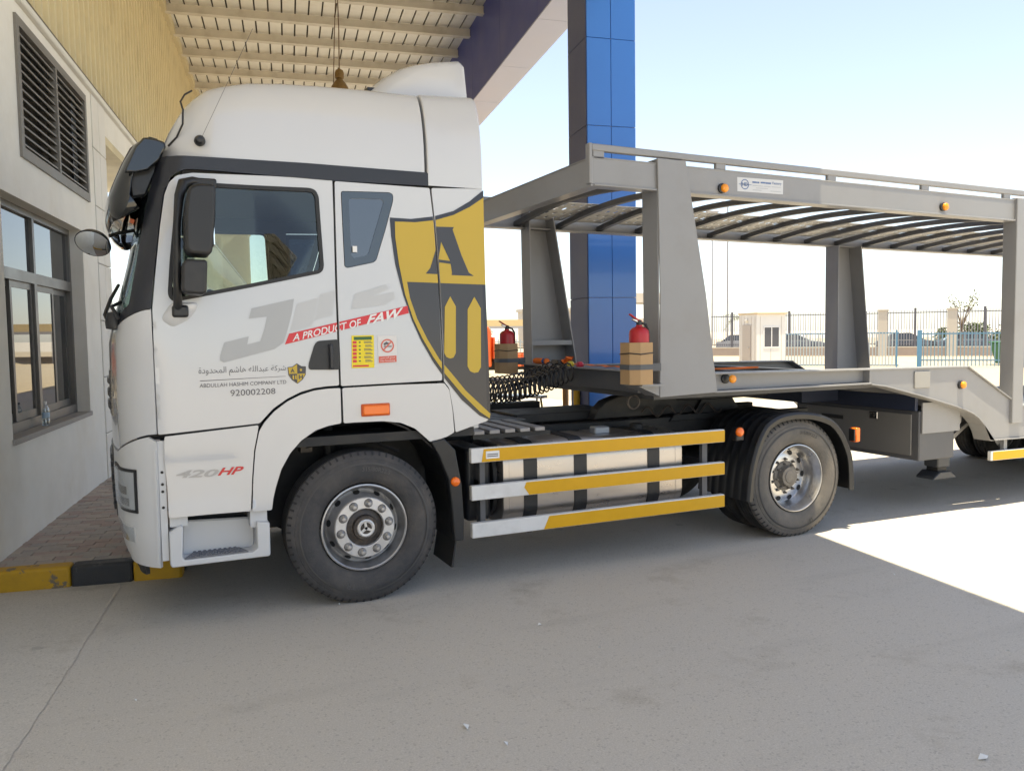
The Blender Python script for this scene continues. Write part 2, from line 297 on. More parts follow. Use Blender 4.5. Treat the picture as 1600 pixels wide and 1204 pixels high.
# ------------------------------------------------------------------ the lorry's measured outlines: (x, z) in metres from the front axle, at ground level
T = {
 'door': [(-1.27,1.241),(-1.273,1.708),(-1.272,2.011),(-1.236,2.306),(-1.21,2.505),(-1.177,2.705),(-1.149,2.779),(-1.104,2.822),(-1.016,2.843),(-0.558,2.854),(-0.154,2.856),(-0.153,2.609),(-0.157,2.146),(-0.156,1.679),(-0.154,1.5),(-0.23,1.499),(-0.318,1.49),(-0.406,1.468),(-0.493,1.428),(-0.584,1.368),(-0.649,1.301),(-0.67,1.278)],
 'door_win': [(-1.092,2.769),(-1.031,2.784),(-0.654,2.785),(-0.308,2.79),(-0.27,2.781),(-0.25,2.744),(-0.241,2.523),(-0.231,2.294),(-0.238,2.262),(-0.261,2.243),(-0.677,2.152),(-1.101,2.064),(-1.156,2.058),(-1.175,2.084),(-1.178,2.112),(-1.161,2.294),(-1.136,2.501),(-1.108,2.722)],
 'sleeper': [(-0.138,2.848),(0.151,2.845),(0.519,2.842),(0.545,2.597),(0.564,2.153),(0.574,1.75),(0.572,1.507),(0.242,1.502),(-0.141,1.495),(-0.143,2.061)],
 'side_win': [(-0.1,2.787),(0.234,2.797),(0.257,2.784),(0.258,2.744),(0.197,2.54),(0.128,2.337),(0.108,2.32),(-0.074,2.279),(-0.092,2.29),(-0.096,2.529)],
 'side_glass': [(-0.05,2.741),(0.181,2.747),(0.19,2.726),(0.077,2.386),(0.059,2.367),(-0.026,2.345),(-0.042,2.362)],
 'fairing': [(0.533,2.843),(0.912,2.861),(0.917,2.293),(0.917,1.467),(0.933,1.234),(0.912,1.203),(0.665,1.135),(0.649,1.296),(0.623,1.451),(0.586,1.498),(0.584,1.75),(0.578,2.153),(0.555,2.597)],
 'fairing_up': [(0.463,3.445),(0.488,3.278),(0.512,2.981),(0.533,2.851),(0.912,2.874),(0.917,3.155),(0.939,3.42)],
 'fender_rear': [(-0.133,1.482),(0.242,1.489),(0.586,1.487),(0.623,1.438),(0.644,1.296),(0.655,1.136),(0.597,1.107),(0.475,1.079),(0.418,1.133),(0.365,1.181),(0.263,1.227),(0.137,1.245),(-0.04,1.247),(-0.131,1.246)],
 'fender_front': [(-0.146,1.483),(-0.231,1.482),(-0.319,1.473),(-0.407,1.449),(-0.494,1.409),(-0.58,1.347),(-0.642,1.28),(-0.676,1.224),(-0.703,1.102),(-0.721,0.93),(-0.734,0.711),(-0.613,0.709),(-0.602,0.785),(-0.584,0.855),(-0.546,0.969),(-0.485,1.072),(-0.413,1.149),(-0.318,1.21),(-0.234,1.235),(-0.146,1.247)],
 'skirt': [(-1.235,1.228),(-0.678,1.266),(-0.683,1.233),(-0.711,1.107),(-0.729,0.931),(-0.744,0.716),(-0.984,0.721),(-1.229,0.721),(-1.23,0.904),(-1.24,1.093)],
 'trim': [(-1.155,2.941),(-0.997,2.945),(-0.329,2.952),(0.51,2.946),(0.522,2.856),(-0.192,2.85),(-0.862,2.865),(-1.0,2.866),(-1.049,2.864),(-1.099,2.844),(-1.137,2.814),(-1.163,2.749),(-1.187,2.75)],
 'step_outer': [(-1.23,0.639),(-1.149,0.672),(-0.71,0.639),(-0.624,0.629),(-0.631,0.412),(-0.923,0.407),(-1.217,0.406),(-1.235,0.437)],
 'step_in': [(-1.151,0.619),(-0.992,0.658),(-0.705,0.626),(-0.711,0.44),(-0.758,0.422),(-1.158,0.422)],
 'bumper_edge': [(-1.284,1.128),(-1.285,0.419),(-1.243,0.437)],
 'marker_side': [(-0.004,1.366),(0.185,1.362),(0.183,1.289),(-0.005,1.295)],
 'handle': [(-0.288,1.798),(-0.148,1.807),(-0.147,1.605),(-0.35,1.611),(-0.351,1.646),(-0.31,1.771)],
 'handle_bar': [(-0.216,1.776),(-0.194,1.776),(-0.194,1.614),(-0.216,1.611)],
 'mirror_blister': [(-1.168,2.047),(-1.01,2.048),(-1.018,2.008),(-1.063,1.943),(-1.163,1.891),(-1.232,1.944)],
 'd_red': [(-0.468,1.848),(0.335,2.029),(0.341,1.978),(-0.497,1.779)],
 'd_red_t1': [(-0.437,1.845),(0.005,1.943),(0.003,1.89),(-0.448,1.798)],
 'd_red_t2': [(0.056,1.964),(0.303,2.019),(0.289,1.949),(0.042,1.9)],
 'd_J': [(-0.696,2.011),(-0.428,2.074),(-0.448,1.973),(-0.484,1.85),(-0.506,1.791),(-0.561,1.751),(-0.875,1.672),(-0.897,1.686),(-0.895,1.715),(-0.868,1.798),(-0.718,1.835),(-0.73,1.784),(-0.649,1.802),(-0.619,1.886),(-0.603,1.959),(-0.714,1.946)],
 'd_H1': [(-0.408,2.042),(-0.275,2.08),(-0.319,1.899),(-0.46,1.863)],
 'd_H2': [(-0.256,2.105),(-0.157,2.131),(-0.184,1.965),(-0.297,1.938)],
 'd_6': [(-0.03,2.107),(0.184,2.173),(0.206,2.145),(0.078,2.09),(0.242,2.123),(0.248,2.08),(0.179,2.036),(-0.055,2.005)],
 'd_arab': [(-1.024,1.65),(-0.495,1.647),(-0.497,1.595),(-1.026,1.585)],
 'd_line': [(-1.02,1.564),(-0.498,1.575),(-0.498,1.573),(-1.02,1.56)],
 'd_eng': [(-1.022,1.544),(-0.496,1.549),(-0.497,1.525),(-1.023,1.52)],
 'd_num': [(-0.842,1.499),(-0.567,1.5),(-0.567,1.463),(-0.843,1.459)],
 'd_logo': [(-0.486,1.623),(-0.426,1.653),(-0.368,1.633),(-0.376,1.577),(-0.425,1.523),(-0.476,1.572)],
 'd_yel': [(-0.061,1.83),(0.091,1.831),(0.088,1.612),(-0.066,1.612)],
 'd_nos': [(0.117,1.827),(0.25,1.828),(0.248,1.641),(0.116,1.636)],
 'd_420': [(-1.178,1.013),(-0.923,1.002),(-0.938,0.955),(-1.18,0.965)],
 'd_hp': [(-0.923,1.008),(-0.775,1.009),(-0.79,0.959),(-0.936,0.961)],
 'sh_outer': [(0.229,2.627),(0.379,2.624),(0.541,2.648),(0.691,2.693),(0.815,2.767),(0.921,2.851),(0.92,2.5),(0.921,2.068),(0.928,1.633),(0.933,1.224),(0.925,1.209),(0.85,1.243),(0.712,1.366),(0.594,1.514),(0.508,1.637),(0.424,1.787),(0.363,1.927),(0.305,2.107),(0.257,2.313),(0.235,2.504)],
 'sh_gold': [(0.264,2.601),(0.407,2.602),(0.555,2.623),(0.69,2.665),(0.814,2.727),(0.92,2.798),(0.92,2.5),(0.919,2.18),(0.336,2.193),(0.354,2.08),(0.4,1.94),(0.468,1.8),(0.553,1.657),(0.641,1.555),(0.744,1.429),(0.933,1.253),(0.925,1.221),(0.85,1.272),(0.713,1.409),(0.595,1.55),(0.509,1.672),(0.432,1.807),(0.371,1.941),(0.319,2.107),(0.283,2.314),(0.263,2.492)],
 'sh_A': [(0.539,2.578),(0.691,2.58),(0.68,2.563),(0.743,2.381),(0.793,2.265),(0.831,2.24),(0.663,2.244),(0.666,2.263),(0.658,2.322),(0.575,2.331),(0.559,2.27),(0.565,2.249),(0.472,2.251),(0.507,2.291),(0.565,2.46),(0.56,2.558)],
 'sh_Ah': [(0.592,2.475),(0.654,2.343),(0.569,2.351)],
 'sh_b1': [(0.647,2.095),(0.687,2.024),(0.676,1.697),(0.659,1.666),(0.633,1.659),(0.606,1.67),(0.59,1.699),(0.604,2.021)],
 'sh_b2': [(0.829,2.093),(0.877,2.01),(0.865,1.591),(0.843,1.556),(0.812,1.552),(0.781,1.565),(0.762,1.601),(0.775,2.003)],
 'mir_up': [(-1.056,2.709),(-1.002,2.733),(-0.919,2.733),(-0.904,2.718),(-0.913,2.535),(-0.936,2.338),(-0.958,2.316),(-1.058,2.322),(-1.087,2.353),(-1.078,2.59)],
 'mir_lo': [(-1.083,2.29),(-0.977,2.29),(-0.965,2.274),(-0.975,2.103),(-0.994,2.084),(-1.096,2.092),(-1.113,2.115),(-1.105,2.265)],
 'visor': [(-1.295,3.055),(-1.163,3.046),(-1.152,3.013),(-1.178,2.938),(-1.291,2.835),(-1.317,2.682),(-1.354,2.547),(-1.4,2.533),(-1.438,2.61),(-1.45,2.687),(-1.436,2.765),(-1.363,2.958),(-1.33,3.015)],
 'fmirror': [(-1.729,2.511),(-1.499,2.519),(-1.612,2.594),(-1.619,2.435),(-1.489,2.568),(-1.349,2.596)],
 'defl': [(0.166,3.542),(0.227,3.606),(0.322,3.683),(0.437,3.76),(0.554,3.808),(0.686,3.842),(0.886,3.871),(0.916,3.854),(0.937,3.629),(0.956,3.58)],
 'antenna': [(-0.961,3.046),(-0.788,3.404),(-0.63,3.697)],
 'guards': [(0.771,1.009),(0.769,0.913),(3.03,1.012),(3.03,0.9),(0.775,0.736),(0.774,0.639),(3.03,0.744),(3.031,0.631),(0.775,0.466),(0.773,0.363),(3.031,0.469),(3.031,0.356)],
 'gyel': [(0.869,0.991),(0.853,0.915),(1.202,0.716),(1.189,0.696),(1.225,0.639),(1.39,0.448),(1.348,0.365)],
 'tank': [(1.07,1.024),(2.712,1.008),(2.711,0.445),(1.061,0.446)],
 'tank_top': [(0.888,1.016),(1.404,1.029),(2.285,1.024),(2.706,0.99)],
 'straps': [(1.237,0.826),(1.353,0.817),(1.664,0.836),(1.778,0.827),(2.343,0.814),(2.461,0.805)],
 'fmud': [(0.475,1.083),(0.576,1.098),(0.656,1.012),(0.699,0.762),(0.714,0.498),(0.706,0.352),(0.636,0.356),(0.62,0.613),(0.597,0.81),(0.533,0.97)],
 'flap': [(0.52,0.354),(0.668,0.323),(0.645,0.185),(0.519,0.285)],
 'rmud': [(3.288,0.402),(3.316,0.671),(3.433,0.964),(3.546,1.055),(3.699,1.099),(3.918,1.103),(4.143,1.06),(4.317,0.976),(4.446,0.767),(4.491,0.626),(4.499,0.42)],
 'rail_top': [(1.117,1.009),(1.953,1.052),(2.93,1.039)],
 'fifth': [(2.289,1.153),(2.504,1.257),(3.453,1.191),(3.565,1.08)],
 'catwalk': [(0.921,1.136),(1.419,1.131),(1.08,1.212),(1.574,1.135)],
 'rearbar': [(5.512,0.406),(5.74,0.388),(5.742,0.264),(5.514,0.295)],
 'lamps': [(0.142,1.328),(0.646,0.786),(3.202,0.976),(4.485,0.859)],
 't_beam_top': [(1.808,3.141),(2.318,3.145),(3.183,3.133),(4.188,3.127),(6.636,3.088)],
 't_beam_bot': [(1.806,2.932),(2.695,2.918),(3.495,2.907),(4.191,2.885),(6.644,2.869)],
 't_rail': [(1.77,3.238),(1.809,3.244),(2.833,3.231),(3.492,3.222),(6.79,3.16),(1.825,3.19)],
 't_railsup': [(3.012,3.149),(4.217,3.178),(5.393,3.139),(6.547,3.121)],
 't_post': [(2.372,3.183),(2.639,3.183),(2.84,2.122),(2.958,1.324),(2.387,1.307),(2.398,2.119)],
 't_postin': [(2.488,3.201),(2.495,2.132),(2.494,1.764)],
 't_ledge': [(2.183,1.415),(2.332,1.409),(2.332,1.369),(2.388,1.307)],
 't_low': [(2.947,1.479),(4.672,1.459),(6.013,1.442),(6.843,0.997),(6.878,0.683),(6.343,0.698),(6.244,0.871),(6.088,0.983),(5.831,1.068),(4.886,1.299),(4.701,1.321),(3.809,1.314),(2.958,1.315)],
 't_box': [(4.27,1.118),(5.463,1.017),(5.504,0.526),(4.274,0.747)],
 't_leg': [(5.917,0.783),(6.225,0.763),(6.221,0.384),(5.927,0.408),(5.808,0.332),(6.366,0.262)],
 't_post2': [(6.646,3.088),(6.793,3.077),(6.852,0.84),(6.741,0.847)],
 't_far': [(1.97,3.202),(1.966,2.958),(4.007,2.914),(5.737,2.918),(10.394,2.848)],
 't_fpost': [(2.269,2.933),(2.639,2.934),(2.79,1.478),(2.326,1.491)],
 't_fpost2': [(6.695,2.86),(7.14,2.857),(7.281,1.304),(6.694,1.322)],
 't_flow': [(4.927,1.431),(6.111,1.413),(6.271,1.294)],
 't_lights': [(3.023,2.982),(5.624,2.964),(3.113,1.425),(5.924,1.266)],
 't_stick': [(3.171,3.085),(3.66,3.088),(3.659,2.971),(3.173,2.97)],
 't_plate': [(5.269,1.425),(5.482,1.418),(5.481,1.255),(5.273,1.254)],
 't_sg': [(6.369,0.578),(6.893,0.566),(6.897,0.466),(6.372,0.48)],
 't_rib_far': [(2.301,2.992),(2.79,2.985),(3.296,2.978),(3.801,2.97)],
 't_wheel': [(6.58,0.521),(7.585,0.449),(7.038,0.702)],
 'ext1': [(2.114,1.837),(2.269,1.835),(2.268,1.743),(2.184,1.927),(2.091,1.747),(2.284,1.743),(2.283,1.421),(2.074,1.429)],
 'ext2': [(2.071,1.816),(2.222,1.814),(2.143,1.911),(2.048,1.724),(2.246,1.721),(2.231,1.405),(2.043,1.411)],
 'suzi': [(1.465,1.328),(1.588,1.311),(1.745,1.27),(1.972,1.365),(2.17,1.475),(2.304,1.453)],
 'tfrontlow': [(1.756,1.514),(2.287,1.467),(2.871,1.415),(3.176,1.209)],
 'slab': [(-1.541,1.208),(-1.729,-0.006),(-1.912,-1.214)],
 'papers': [(-0.03,-1.942),(0.072,-2.168),(1.846,-3.164),(-1.436,-0.958),(0.861,-0.914),(3.661,-1.17),(1.011,-1.404),(3.027,-2.471),(-0.186,0.045),(3.19,1.493)],
 'bg': [(28.371,29.97),(30.067,28.225),(35.619,32.428),(30.232,23.56),(32.525,23.402),(29.661,19.531),(33.673,19.252),(34.494,18.462),(41.073,35.678),(47.63,27.222),(25.221,28.445),(11.701,24.676),(14.052,22.777),(35.293,19.605)],
 'boll': [(4.932,6.658),(5.21,6.494),(4.935,8.79),(5.199,8.628)],
}
def _cl(t): return 0. if t<0 else (1. if t>1 else t)
def _sm(t): t=_cl(t); return t*t*(3-2*t)
def _interp(x,tab):
    if x<=tab[0][0]: return tab[0][1]
    for (a,b),(c,d) in zip(tab,tab[1:]):
        if x<=c: return b+(d-b)*(x-a)/(c-a)
    return tab[-1][1]
ROOFZ=[(-1.24,2.92),(-1.2,3.02),(-1.12,3.19),(-1.02,3.34),(-.9,3.43),(-.7,3.49),(-.4,3.52),(0,3.535),(.45,3.535),(.95,3.56)]
def roofz(x): return _interp(x,ROOFZ)
XF=[(.35,-1.44),(.6,-1.49),(.9,-1.50),(1.4,-1.505),(1.8,-1.50),(1.95,-1.47),(2.3,-1.375),(2.7,-1.285),(2.9,-1.235),(3.1,-1.18),(3.3,-1.06),(3.5,-.8)]
def xf(z): return _interp(z,XF)
def rx(z): return .32-.15*_sm((z-1.6)/.5)
def ry(z): return .40-.12*_sm((z-1.6)/.5)
def side(x,z):
    y=.035*_sm((z-1.4)/1.4)
    if z<1.2 and x<-.74: y+=(.010*_sm((1.13-z)/.08)-.010*_sm((.82-z)/.08))*_sm((-.74-x)/.10)
    if z>2.98:
        zt=roofz(x)-.02
        t=_cl((z-2.98)/max(.05,zt-2.98)); y+=.20*(1-math.sqrt(max(0,1-t*t)))
    c=xf(z)+rx(z)
    if x<c and z<3.0:
        t=_cl((c-x)/rx(z)); y+=ry(z)*(1-math.sqrt(max(0,1-t*t)))
    return y

# ------------------------------------------------------------------ ground
def ground_material(name, base, spot, warm, bump=.5):
    m = bpy.data.materials.new(name); m.use_nodes = True; n = m.node_tree.nodes; l = m.node_tree.links; b = n['Principled BSDF']
    tc = n.new('ShaderNodeTexCoord')
    def noise(s, d=6, r=.6):
        q = n.new('ShaderNodeTexNoise'); q.inputs['Scale'].default_value = s; q.inputs['Detail'].default_value = d; q.inputs['Roughness'].default_value = r; l.new(tc.outputs['Object'], q.inputs['Vector']); return q.outputs['Fac']
    def rng(x, a, c, d, e):
        q = n.new('ShaderNodeMapRange'); q.inputs[1].default_value = a; q.inputs[2].default_value = c; q.inputs[3].default_value = d; q.inputs[4].default_value = e; l.new(x, q.inputs[0]); return q.outputs[0]
    def mix(f, a, c, mode='MIX'):
        q = n.new('ShaderNodeMix'); q.data_type = 'RGBA'; q.blend_type = mode
        for i, x in ((0, f), (6, a), (7, c)):
            if isinstance(x, tuple): q.inputs[i].default_value = (*x, 1)
            elif isinstance(x, (int, float)): q.inputs[i].default_value = x
            else: l.new(x, q.inputs[i])
        return q.outputs[2]
    c = mix(rng(noise(.55, 5), .38, .64, 0, 1), base, warm)                      # broad patches
    c = mix(rng(noise(1.3, 9, .72), .56, .72, 0, .62), c, (base[0]*.66, base[1]*.62, base[2]*.56))  # darker worn stains
    vo = n.new('ShaderNodeTexVoronoi'); vo.inputs['Scale'].default_value = 95; l.new(tc.outputs['Object'], vo.inputs['Vector'])
    c = mix(rng(noise(60, 3, .7), .35, .68, .80, 1.2), c, c) if False else c
    g = rng(noise(120, 4, .8), .3, .7, .80, 1.20); q = n.new('ShaderNodeMix'); q.data_type = 'RGBA'; q.blend_type = 'MULTIPLY'; q.inputs[0].default_value = 1; l.new(c, q.inputs[6]); l.new(g, q.inputs[7]); c = q.outputs[2]
    sp = n.new('ShaderNodeSeparateColor'); l.new(vo.outputs['Color'], sp.inputs[0])
    c = mix(rng(sp.outputs[0], .93, .96, 0, .28), c, spot)                         # pale and dark chips
    c = mix(rng(sp.outputs[1], .93, .96, 0, .30), c, tuple(x*.45 for x in base))
    mp = n.new('ShaderNodeMapping'); mp.inputs['Scale'].default_value = (.35, 2.2, 1); mp.inputs['Rotation'].default_value = (0, 0, R(12)); l.new(tc.outputs['Object'], mp.inputs[0])
    sn = n.new('ShaderNodeTexNoise'); sn.inputs['Scale'].default_value = 1.4; sn.inputs['Detail'].default_value = 6; l.new(mp.outputs[0], sn.inputs['Vector'])
    c = mix(rng(sn.outputs['Fac'], .58, .72, 0, .22), c, tuple(x*.62 for x in base)) # tyre scuffs
    dv_ = n.new('ShaderNodeTexVoronoi'); dv_.inputs['Scale'].default_value = .9; dv_.inputs['Randomness'].default_value = 1; l.new(tc.outputs['Object'], dv_.inputs['Vector'])
    dn = n.new('ShaderNodeMath'); dn.operation = 'ADD'; l.new(dv_.outputs['Distance'], dn.inputs[0]); dm = n.new('ShaderNodeMath'); dm.operation = 'MULTIPLY'; dm.inputs[1].default_value = .10; l.new(noise(9, 4), dm.inputs[0]); l.new(dm.outputs[0], dn.inputs[1])
    c = mix(rng(dn.outputs[0], .085, .10, .42, 0), c, tuple(x*.45 for x in base))   # scattered oil drips
    l.new(c, b.inputs['Base Color']); b.inputs['Roughness'].default_value = .88; b.inputs['Specular IOR Level'].default_value = .25
    bp = n.new('ShaderNodeBump'); bp.inputs['Strength'].default_value = bump; bp.inputs['Distance'].default_value = .006
    l.new(noise(160, 4, .7), bp.inputs['Height']); l.new(bp.outputs[0], b.inputs['Normal'])
    return m
ASPH = ground_material('dusty_asphalt', (.53, .495, .442), (.65, .62, .57), (.55, .508, .445))
SLAB = ground_material('concrete_apron', (.55, .515, .46), (.60, .565, .51), (.52, .485, .43), .25)
SANDM = ground_material('pale_sand', (.42, .36, .27), (.5, .45, .36), (.45, .385, .285), .3)
tag(flat_mesh('ground', [(-900, -900, 0), (900, -900, 0), (900, 900, 0), (-900, 900, 0)], [(0, 1, 2, 3)], ASPH, None), kind='structure')
tag(flat_mesh('sand_yard', [(9, 14, .004), (90, -40, .004), (160, 30, .004), (60, 120, .004), (5, 60, .004)], [(0, 1, 2, 3, 4)], SANDM, None), kind='structure')
# concrete apron left of the ragged joint (edge follows the measured joint line)
e = [(-1.541, 1.208), (-1.60, .85), (-1.652, .52), (-1.70, .2), (-1.735, -.03), (-1.752, -.2), (-1.80, -.5), (-1.838, -.75), (-1.88, -1.0), (-1.915, -1.22), (-2.08, -2.4), (-2.4, -4.5), (-2.9, -7)]
edge = []
for (ax, ay), (bx, by) in zip(e, e[1:]):
    k = max(1, int(math.hypot(bx-ax, by-ay)/.045))
    for i in range(k): t = i/k; edge.append((ax+(bx-ax)*t+random.uniform(-.007, .007), ay+(by-ay)*t))
pts = edge+[(-6, -7), (-6, 1.9), (-2.36, 1.36)]
v, f = tri2d(pts); tag(flat_mesh('concrete_apron', [(x, y, .004) for x, y in v], f, SLAB, None), kind='structure')

# ------------------------------------------------------------------ pavement with painted kerb (v across, u along the wall)
BROT = Matrix.Rotation(TH, 4, 'Z')
PAVE = mat('paving_bed', (.20, .17, .15), .9, var=.15, vscale=8)
KY = mat('kerb_yellow', (.50, .285, .012), .6, var=.1, vscale=12, dirt=((.12, .11, .10), .9), dscale=9, dlo=.60, dhi=.64, bump=.2)
KB = mat('kerb_black', (.030, .031, .034), .6, var=.2, vscale=12, dirt=((.18, .16, .14), .7), dscale=8, dlo=.58, dhi=.7, bump=.2)
pav = tag(MB().box((-2.75, 1.18, 0), (-1.42, 14, .12)).build('pavement', PAVE), kind='structure'); pav.rotation_euler.z = TH
PAVS = [mat('paver_%s' % a, c, .85, var=.1, vscale=14, bump=.25, bscale=70, dirt=((.47, .41, .36), .4), dscale=4) for a, c in (('rose', (.40, .315, .28)), ('buff', (.44, .38, .335)), ('grey', (.39, .35, .32)))]
pm = []
for m in PAVS:
    q = MB().box((-.0965, -.0465, -.03), (.0965, .0465, .03)); me = q.mesh('paver'); me.materials.append(m); pm.append(me)
u = 1.24; row = 0; cnt = 0
while u < 4.9:
    vv = -2.66+(.1 if row % 2 else 0)
    while vv < -1.48 and cnt < 300:
        o = obj('paver', random.choice(pm), None, pav); o.location = (vv, u, .124+random.uniform(-.003, .003)); o.rotation_euler = (random.uniform(-.008, .008), random.uniform(-.008, .008), random.uniform(-.008, .008)); cnt += 1
        vv += .2
    u += .1; row += 1
v, f = [(-2.7, 4.95), (-1.45, 4.95), (-1.45, 14), (-2.7, 14)], [(0, 1, 2, 3)]
flat_mesh('paving_far', [(a, b, .15) for a, b in v], f, PAVS[1], pav)
kerb = tag(bpy.data.objects.new('kerb', None), kind='structure'); link(kerb); kerb.rotation_euler.z = TH
def kstone(a, b, m): box('kerb_stone', a, b, m, kerb, bevel=.022, seg=2)
x = -4.2
seq = [(-4.2, -3.72, KY), (-3.71, -3.23, KB), (-3.22, -2.70, KB), (-2.69, -2.085, KY), (-2.08, -1.66, KB), (-1.655, -1.31, KY)]
for a, b, m in seq: kstone((a, 1.05, -.02), (b, 1.21, .155), m)
u = 1.22; k = 0
while u < 13:
    kstone((-1.45, u, -.02), (-1.31, u+.49, .155), KB if k % 2 == 0 else KY); u += .5; k += 1

# ------------------------------------------------------------------ the building
PLAST = mat('cream_plaster', (.85, .83, .77), .85, var=.045, vscale=2.5, bump=.12, bscale=25, dirt=((.66, .59, .46), .45), dscale=1.1, dlo=.48, dhi=.78)
STONE = mat('cream_stone', (.80, .78, .73), .75, var=.04, vscale=4, bump=.08, dirt=((.52, .48, .40), .35), dscale=2)
CLAD = mat('beige_cladding', (.70, .61, .385), .5, var=.05, vscale=2, dirt=((.36, .28, .13), .45), dscale=1.2)
SILL = mat('grey_stone_sill', (.33, .31, .29), .7, var=.08, vscale=9)
FRAME = mat('bronze_aluminium', (.16, .155, .15), .4, metal=.5, var=.05)
LFRAME = mat('louvre_frame', (.23, .215, .195), .5, metal=.4, var=.06)
DARKV = mat('opening_shade', (.010, .011, .013), .6)  # near-black colour that paints the shade inside openings
bld = thing('terminal_building', 'cream plastered building with beige corrugated cladding above its dark windows', 'building', (0, 0, 0), TH)
WV = -2.63
def wm(a, b): return (WV, a, b)
WIN = [(1.80, 1.03), (4.45, 1.03), (4.45, 3.03), (1.80, 3.03)]
LOU = [(2.37, 3.40), (4.84, 3.40), (4.84, 4.60), (2.37, 4.60)]
panel('wall', [(-9, -.05), (5.16, -.05), (5.16, 4.72), (-9, 4.72)], wm, (-.25, 0, 0), PLAST, bld, holes=[WIN, LOU], smooth=False)
# pier of stone panels at the end of the window bay
for k in range(7):
    z0 = .02+k*.68; z1 = min(z0+.672, 4.72)
    box('stone_panel', (WV-.25, 5.168, z0), (WV+.012, 5.50, z1), STONE, bld, bevel=.006)
    box('stone_panel', (WV-.25, 5.508, z0), (WV+.012, 5.86, z1), STONE, bld, bevel=.006)
panel('wall', [(5.86, 4.40), (9.6, 4.40), (9.6, -.05), (48, -.05), (48, 4.72), (5.86, 4.72)], wm, (-.25, 0, 0), PLAST, bld, smooth=False)
box('doorway_return', (WV-1.2, 5.60, -.05), (WV-.252, 5.80, 4.72), CLAD, bld)
box('doorway_soffit', (WV-1.2, 5.87, 4.30), (WV-.003, 9.6, 4.399), CLAD, bld)
dg = box('glazed_entrance', (WV-1.3, 5.8, .1), (WV-1.2, 9.6, 4.3), GLASSB, bld)
for a in (6.0, 6.9, 7.8, 8.7): box('mullion', (WV-1.2, a, .1), (WV-1.13, a+.07, 4.3), FRAME, dg)
box('transom', (WV-1.2, 5.8, 2.5), (WV-1.14, 9.6, 2.58), FRAME, dg)
box('ledge', (WV-.25, -9, 4.725), (WV+.05, 48, 4.79), STONE, bld, bevel=.01)
box('flashing', (WV-.1, -9, 4.792), (WV+.035, 48, 4.822), mat('dark_flashing', (.10, .085, .06), .5), bld)
# cladding sheets, a metre each with five trapezoid ribs
q = MB(); prof = []
for k in range(4):
    b = k*.25; prof += [(b, 0), (b+.16, 0), (b+.175, .05), (b+.235, .05)]
prof += [(1.0, 0)]
vs = []; n = len(prof)
for z in (4.824, 8.42): vs += [(WV-.03+d, a, z) for a, d in prof]
q.add(vs, [(i, i+1, i+1+n, i+n) for i in range(n-1)])
vs = [(x-.004, y, z) for x, y, z in vs]; q.add(vs, [(i+n, i+1+n, i+1, i) for i in range(n-1)])
me = q.mesh('cladding_sheet'); me.materials.append(CLAD)
for k in range(57):
    o = obj('cladding_sheet', me, None, bld); o.location = (random.uniform(-.002, .002), -9+k*1.0, 0)
box('eaves_trim', (WV-.1, -9, 8.10), (WV+.10, 48, 8.28), mat('eaves_cream', (.60, .52, .33), .5, var=.04), bld)
box('back_wall', (WV-.35, -9, 4.72), (WV-.05, 48, 8.6), PLAST, bld)
box('dark_room', (WV-1.6, 1.5, .5), (WV-1.5, 5.0, 4.7), DARKV, bld)
# louvre vent
lv = panel('louvre_vent', [(2.37, 3.40), (4.84, 3.40), (4.84, 4.60), (2.37, 4.60)], lambda a, b: (WV+.022, a, b), (-.10, 0, 0), LFRAME, bld, holes=[[(2.45, 3.49), (3.575, 3.49), (3.575, 4.52), (2.45, 4.52)], [(3.625, 3.49), (4.77, 3.49), (4.77, 4.52), (3.625, 4.52)]], smooth=False)
sl = MB().prism([(-.012, -.008), (.0, -.008), (.0, .008), (-.012, .008), (-.07, .045), (-.075, .04)], -.5, .5)
sm = sl.mesh('slat'); sm.materials.append(LFRAME)
for a, b in ((2.45, 3.575), (3.625, 4.77)):
    for k in range(13):
        o = obj('slat', sm, None, lv); o.location = (WV+.006, (a+b)/2, 3.53+k*.0785); o.scale = (1, b-a+.02, 1)
box('vent_shade_back', (WV-.16, 2.40, 3.42), (WV-.13, 4.8, 4.58), DARKV, lv)  # dark sheet colours in the shade behind the slats
# window: stone reveal, two transom lights over four sliding panes
wn = panel('window', WIN, lambda a, b: (WV-.13, a, b), (-.06, 0, 0), FRAME, bld, holes=[[(1.86, 2.46), (3.09, 2.46), (3.09, 2.97), (1.86, 2.97)], [(3.15, 2.46), (4.39, 2.46), (4.39, 2.97), (3.15, 2.97)], [(1.86, 1.12), (3.08, 1.12), (3.08, 2.36), (1.86, 2.36)], [(3.16, 1.12), (4.39, 1.12), (4.39, 2.36), (3.16, 2.36)]], smooth=False)
for a, b in ((1.86, 3.09), (3.15, 4.39)): box('pane', (WV-.172, a, 2.46), (WV-.160, b, 2.97), GLASSB, wn)
for i, (a, b) in enumerate(((1.86, 2.50), (2.44, 3.08), (3.16, 3.80), (3.74, 4.39))):
    d = -.155 if i in (1, 2) else -.178
    s = panel('sliding_sash', [(a, 1.12), (b, 1.12), (b, 2.36), (a, 2.36)], lambda p, q, d=d: (WV+d, p, q), (-.022, 0, 0), FRAME, wn, holes=[[(a+.05, 1.19), (b-.05, 1.19), (b-.05, 2.30), (a+.05, 2.30)]], smooth=False)
    box('pane', (WV+d-.014, a+.05, 1.19), (WV+d-.008, b-.05, 2.30), GLASSB, s)
box('sill', (WV-.13, 1.78, .985), (WV+.02, 4.47, 1.032), SILL, bld, bevel=.005)
box('reveal', (WV-.25, 4.452, 1.032), (WV-.002, 4.50, 3.06), SILL, bld)
box('window_backing', (WV-.40, 1.7, .98), (WV-.36, 4.55, 3.1), DARKV, wn)
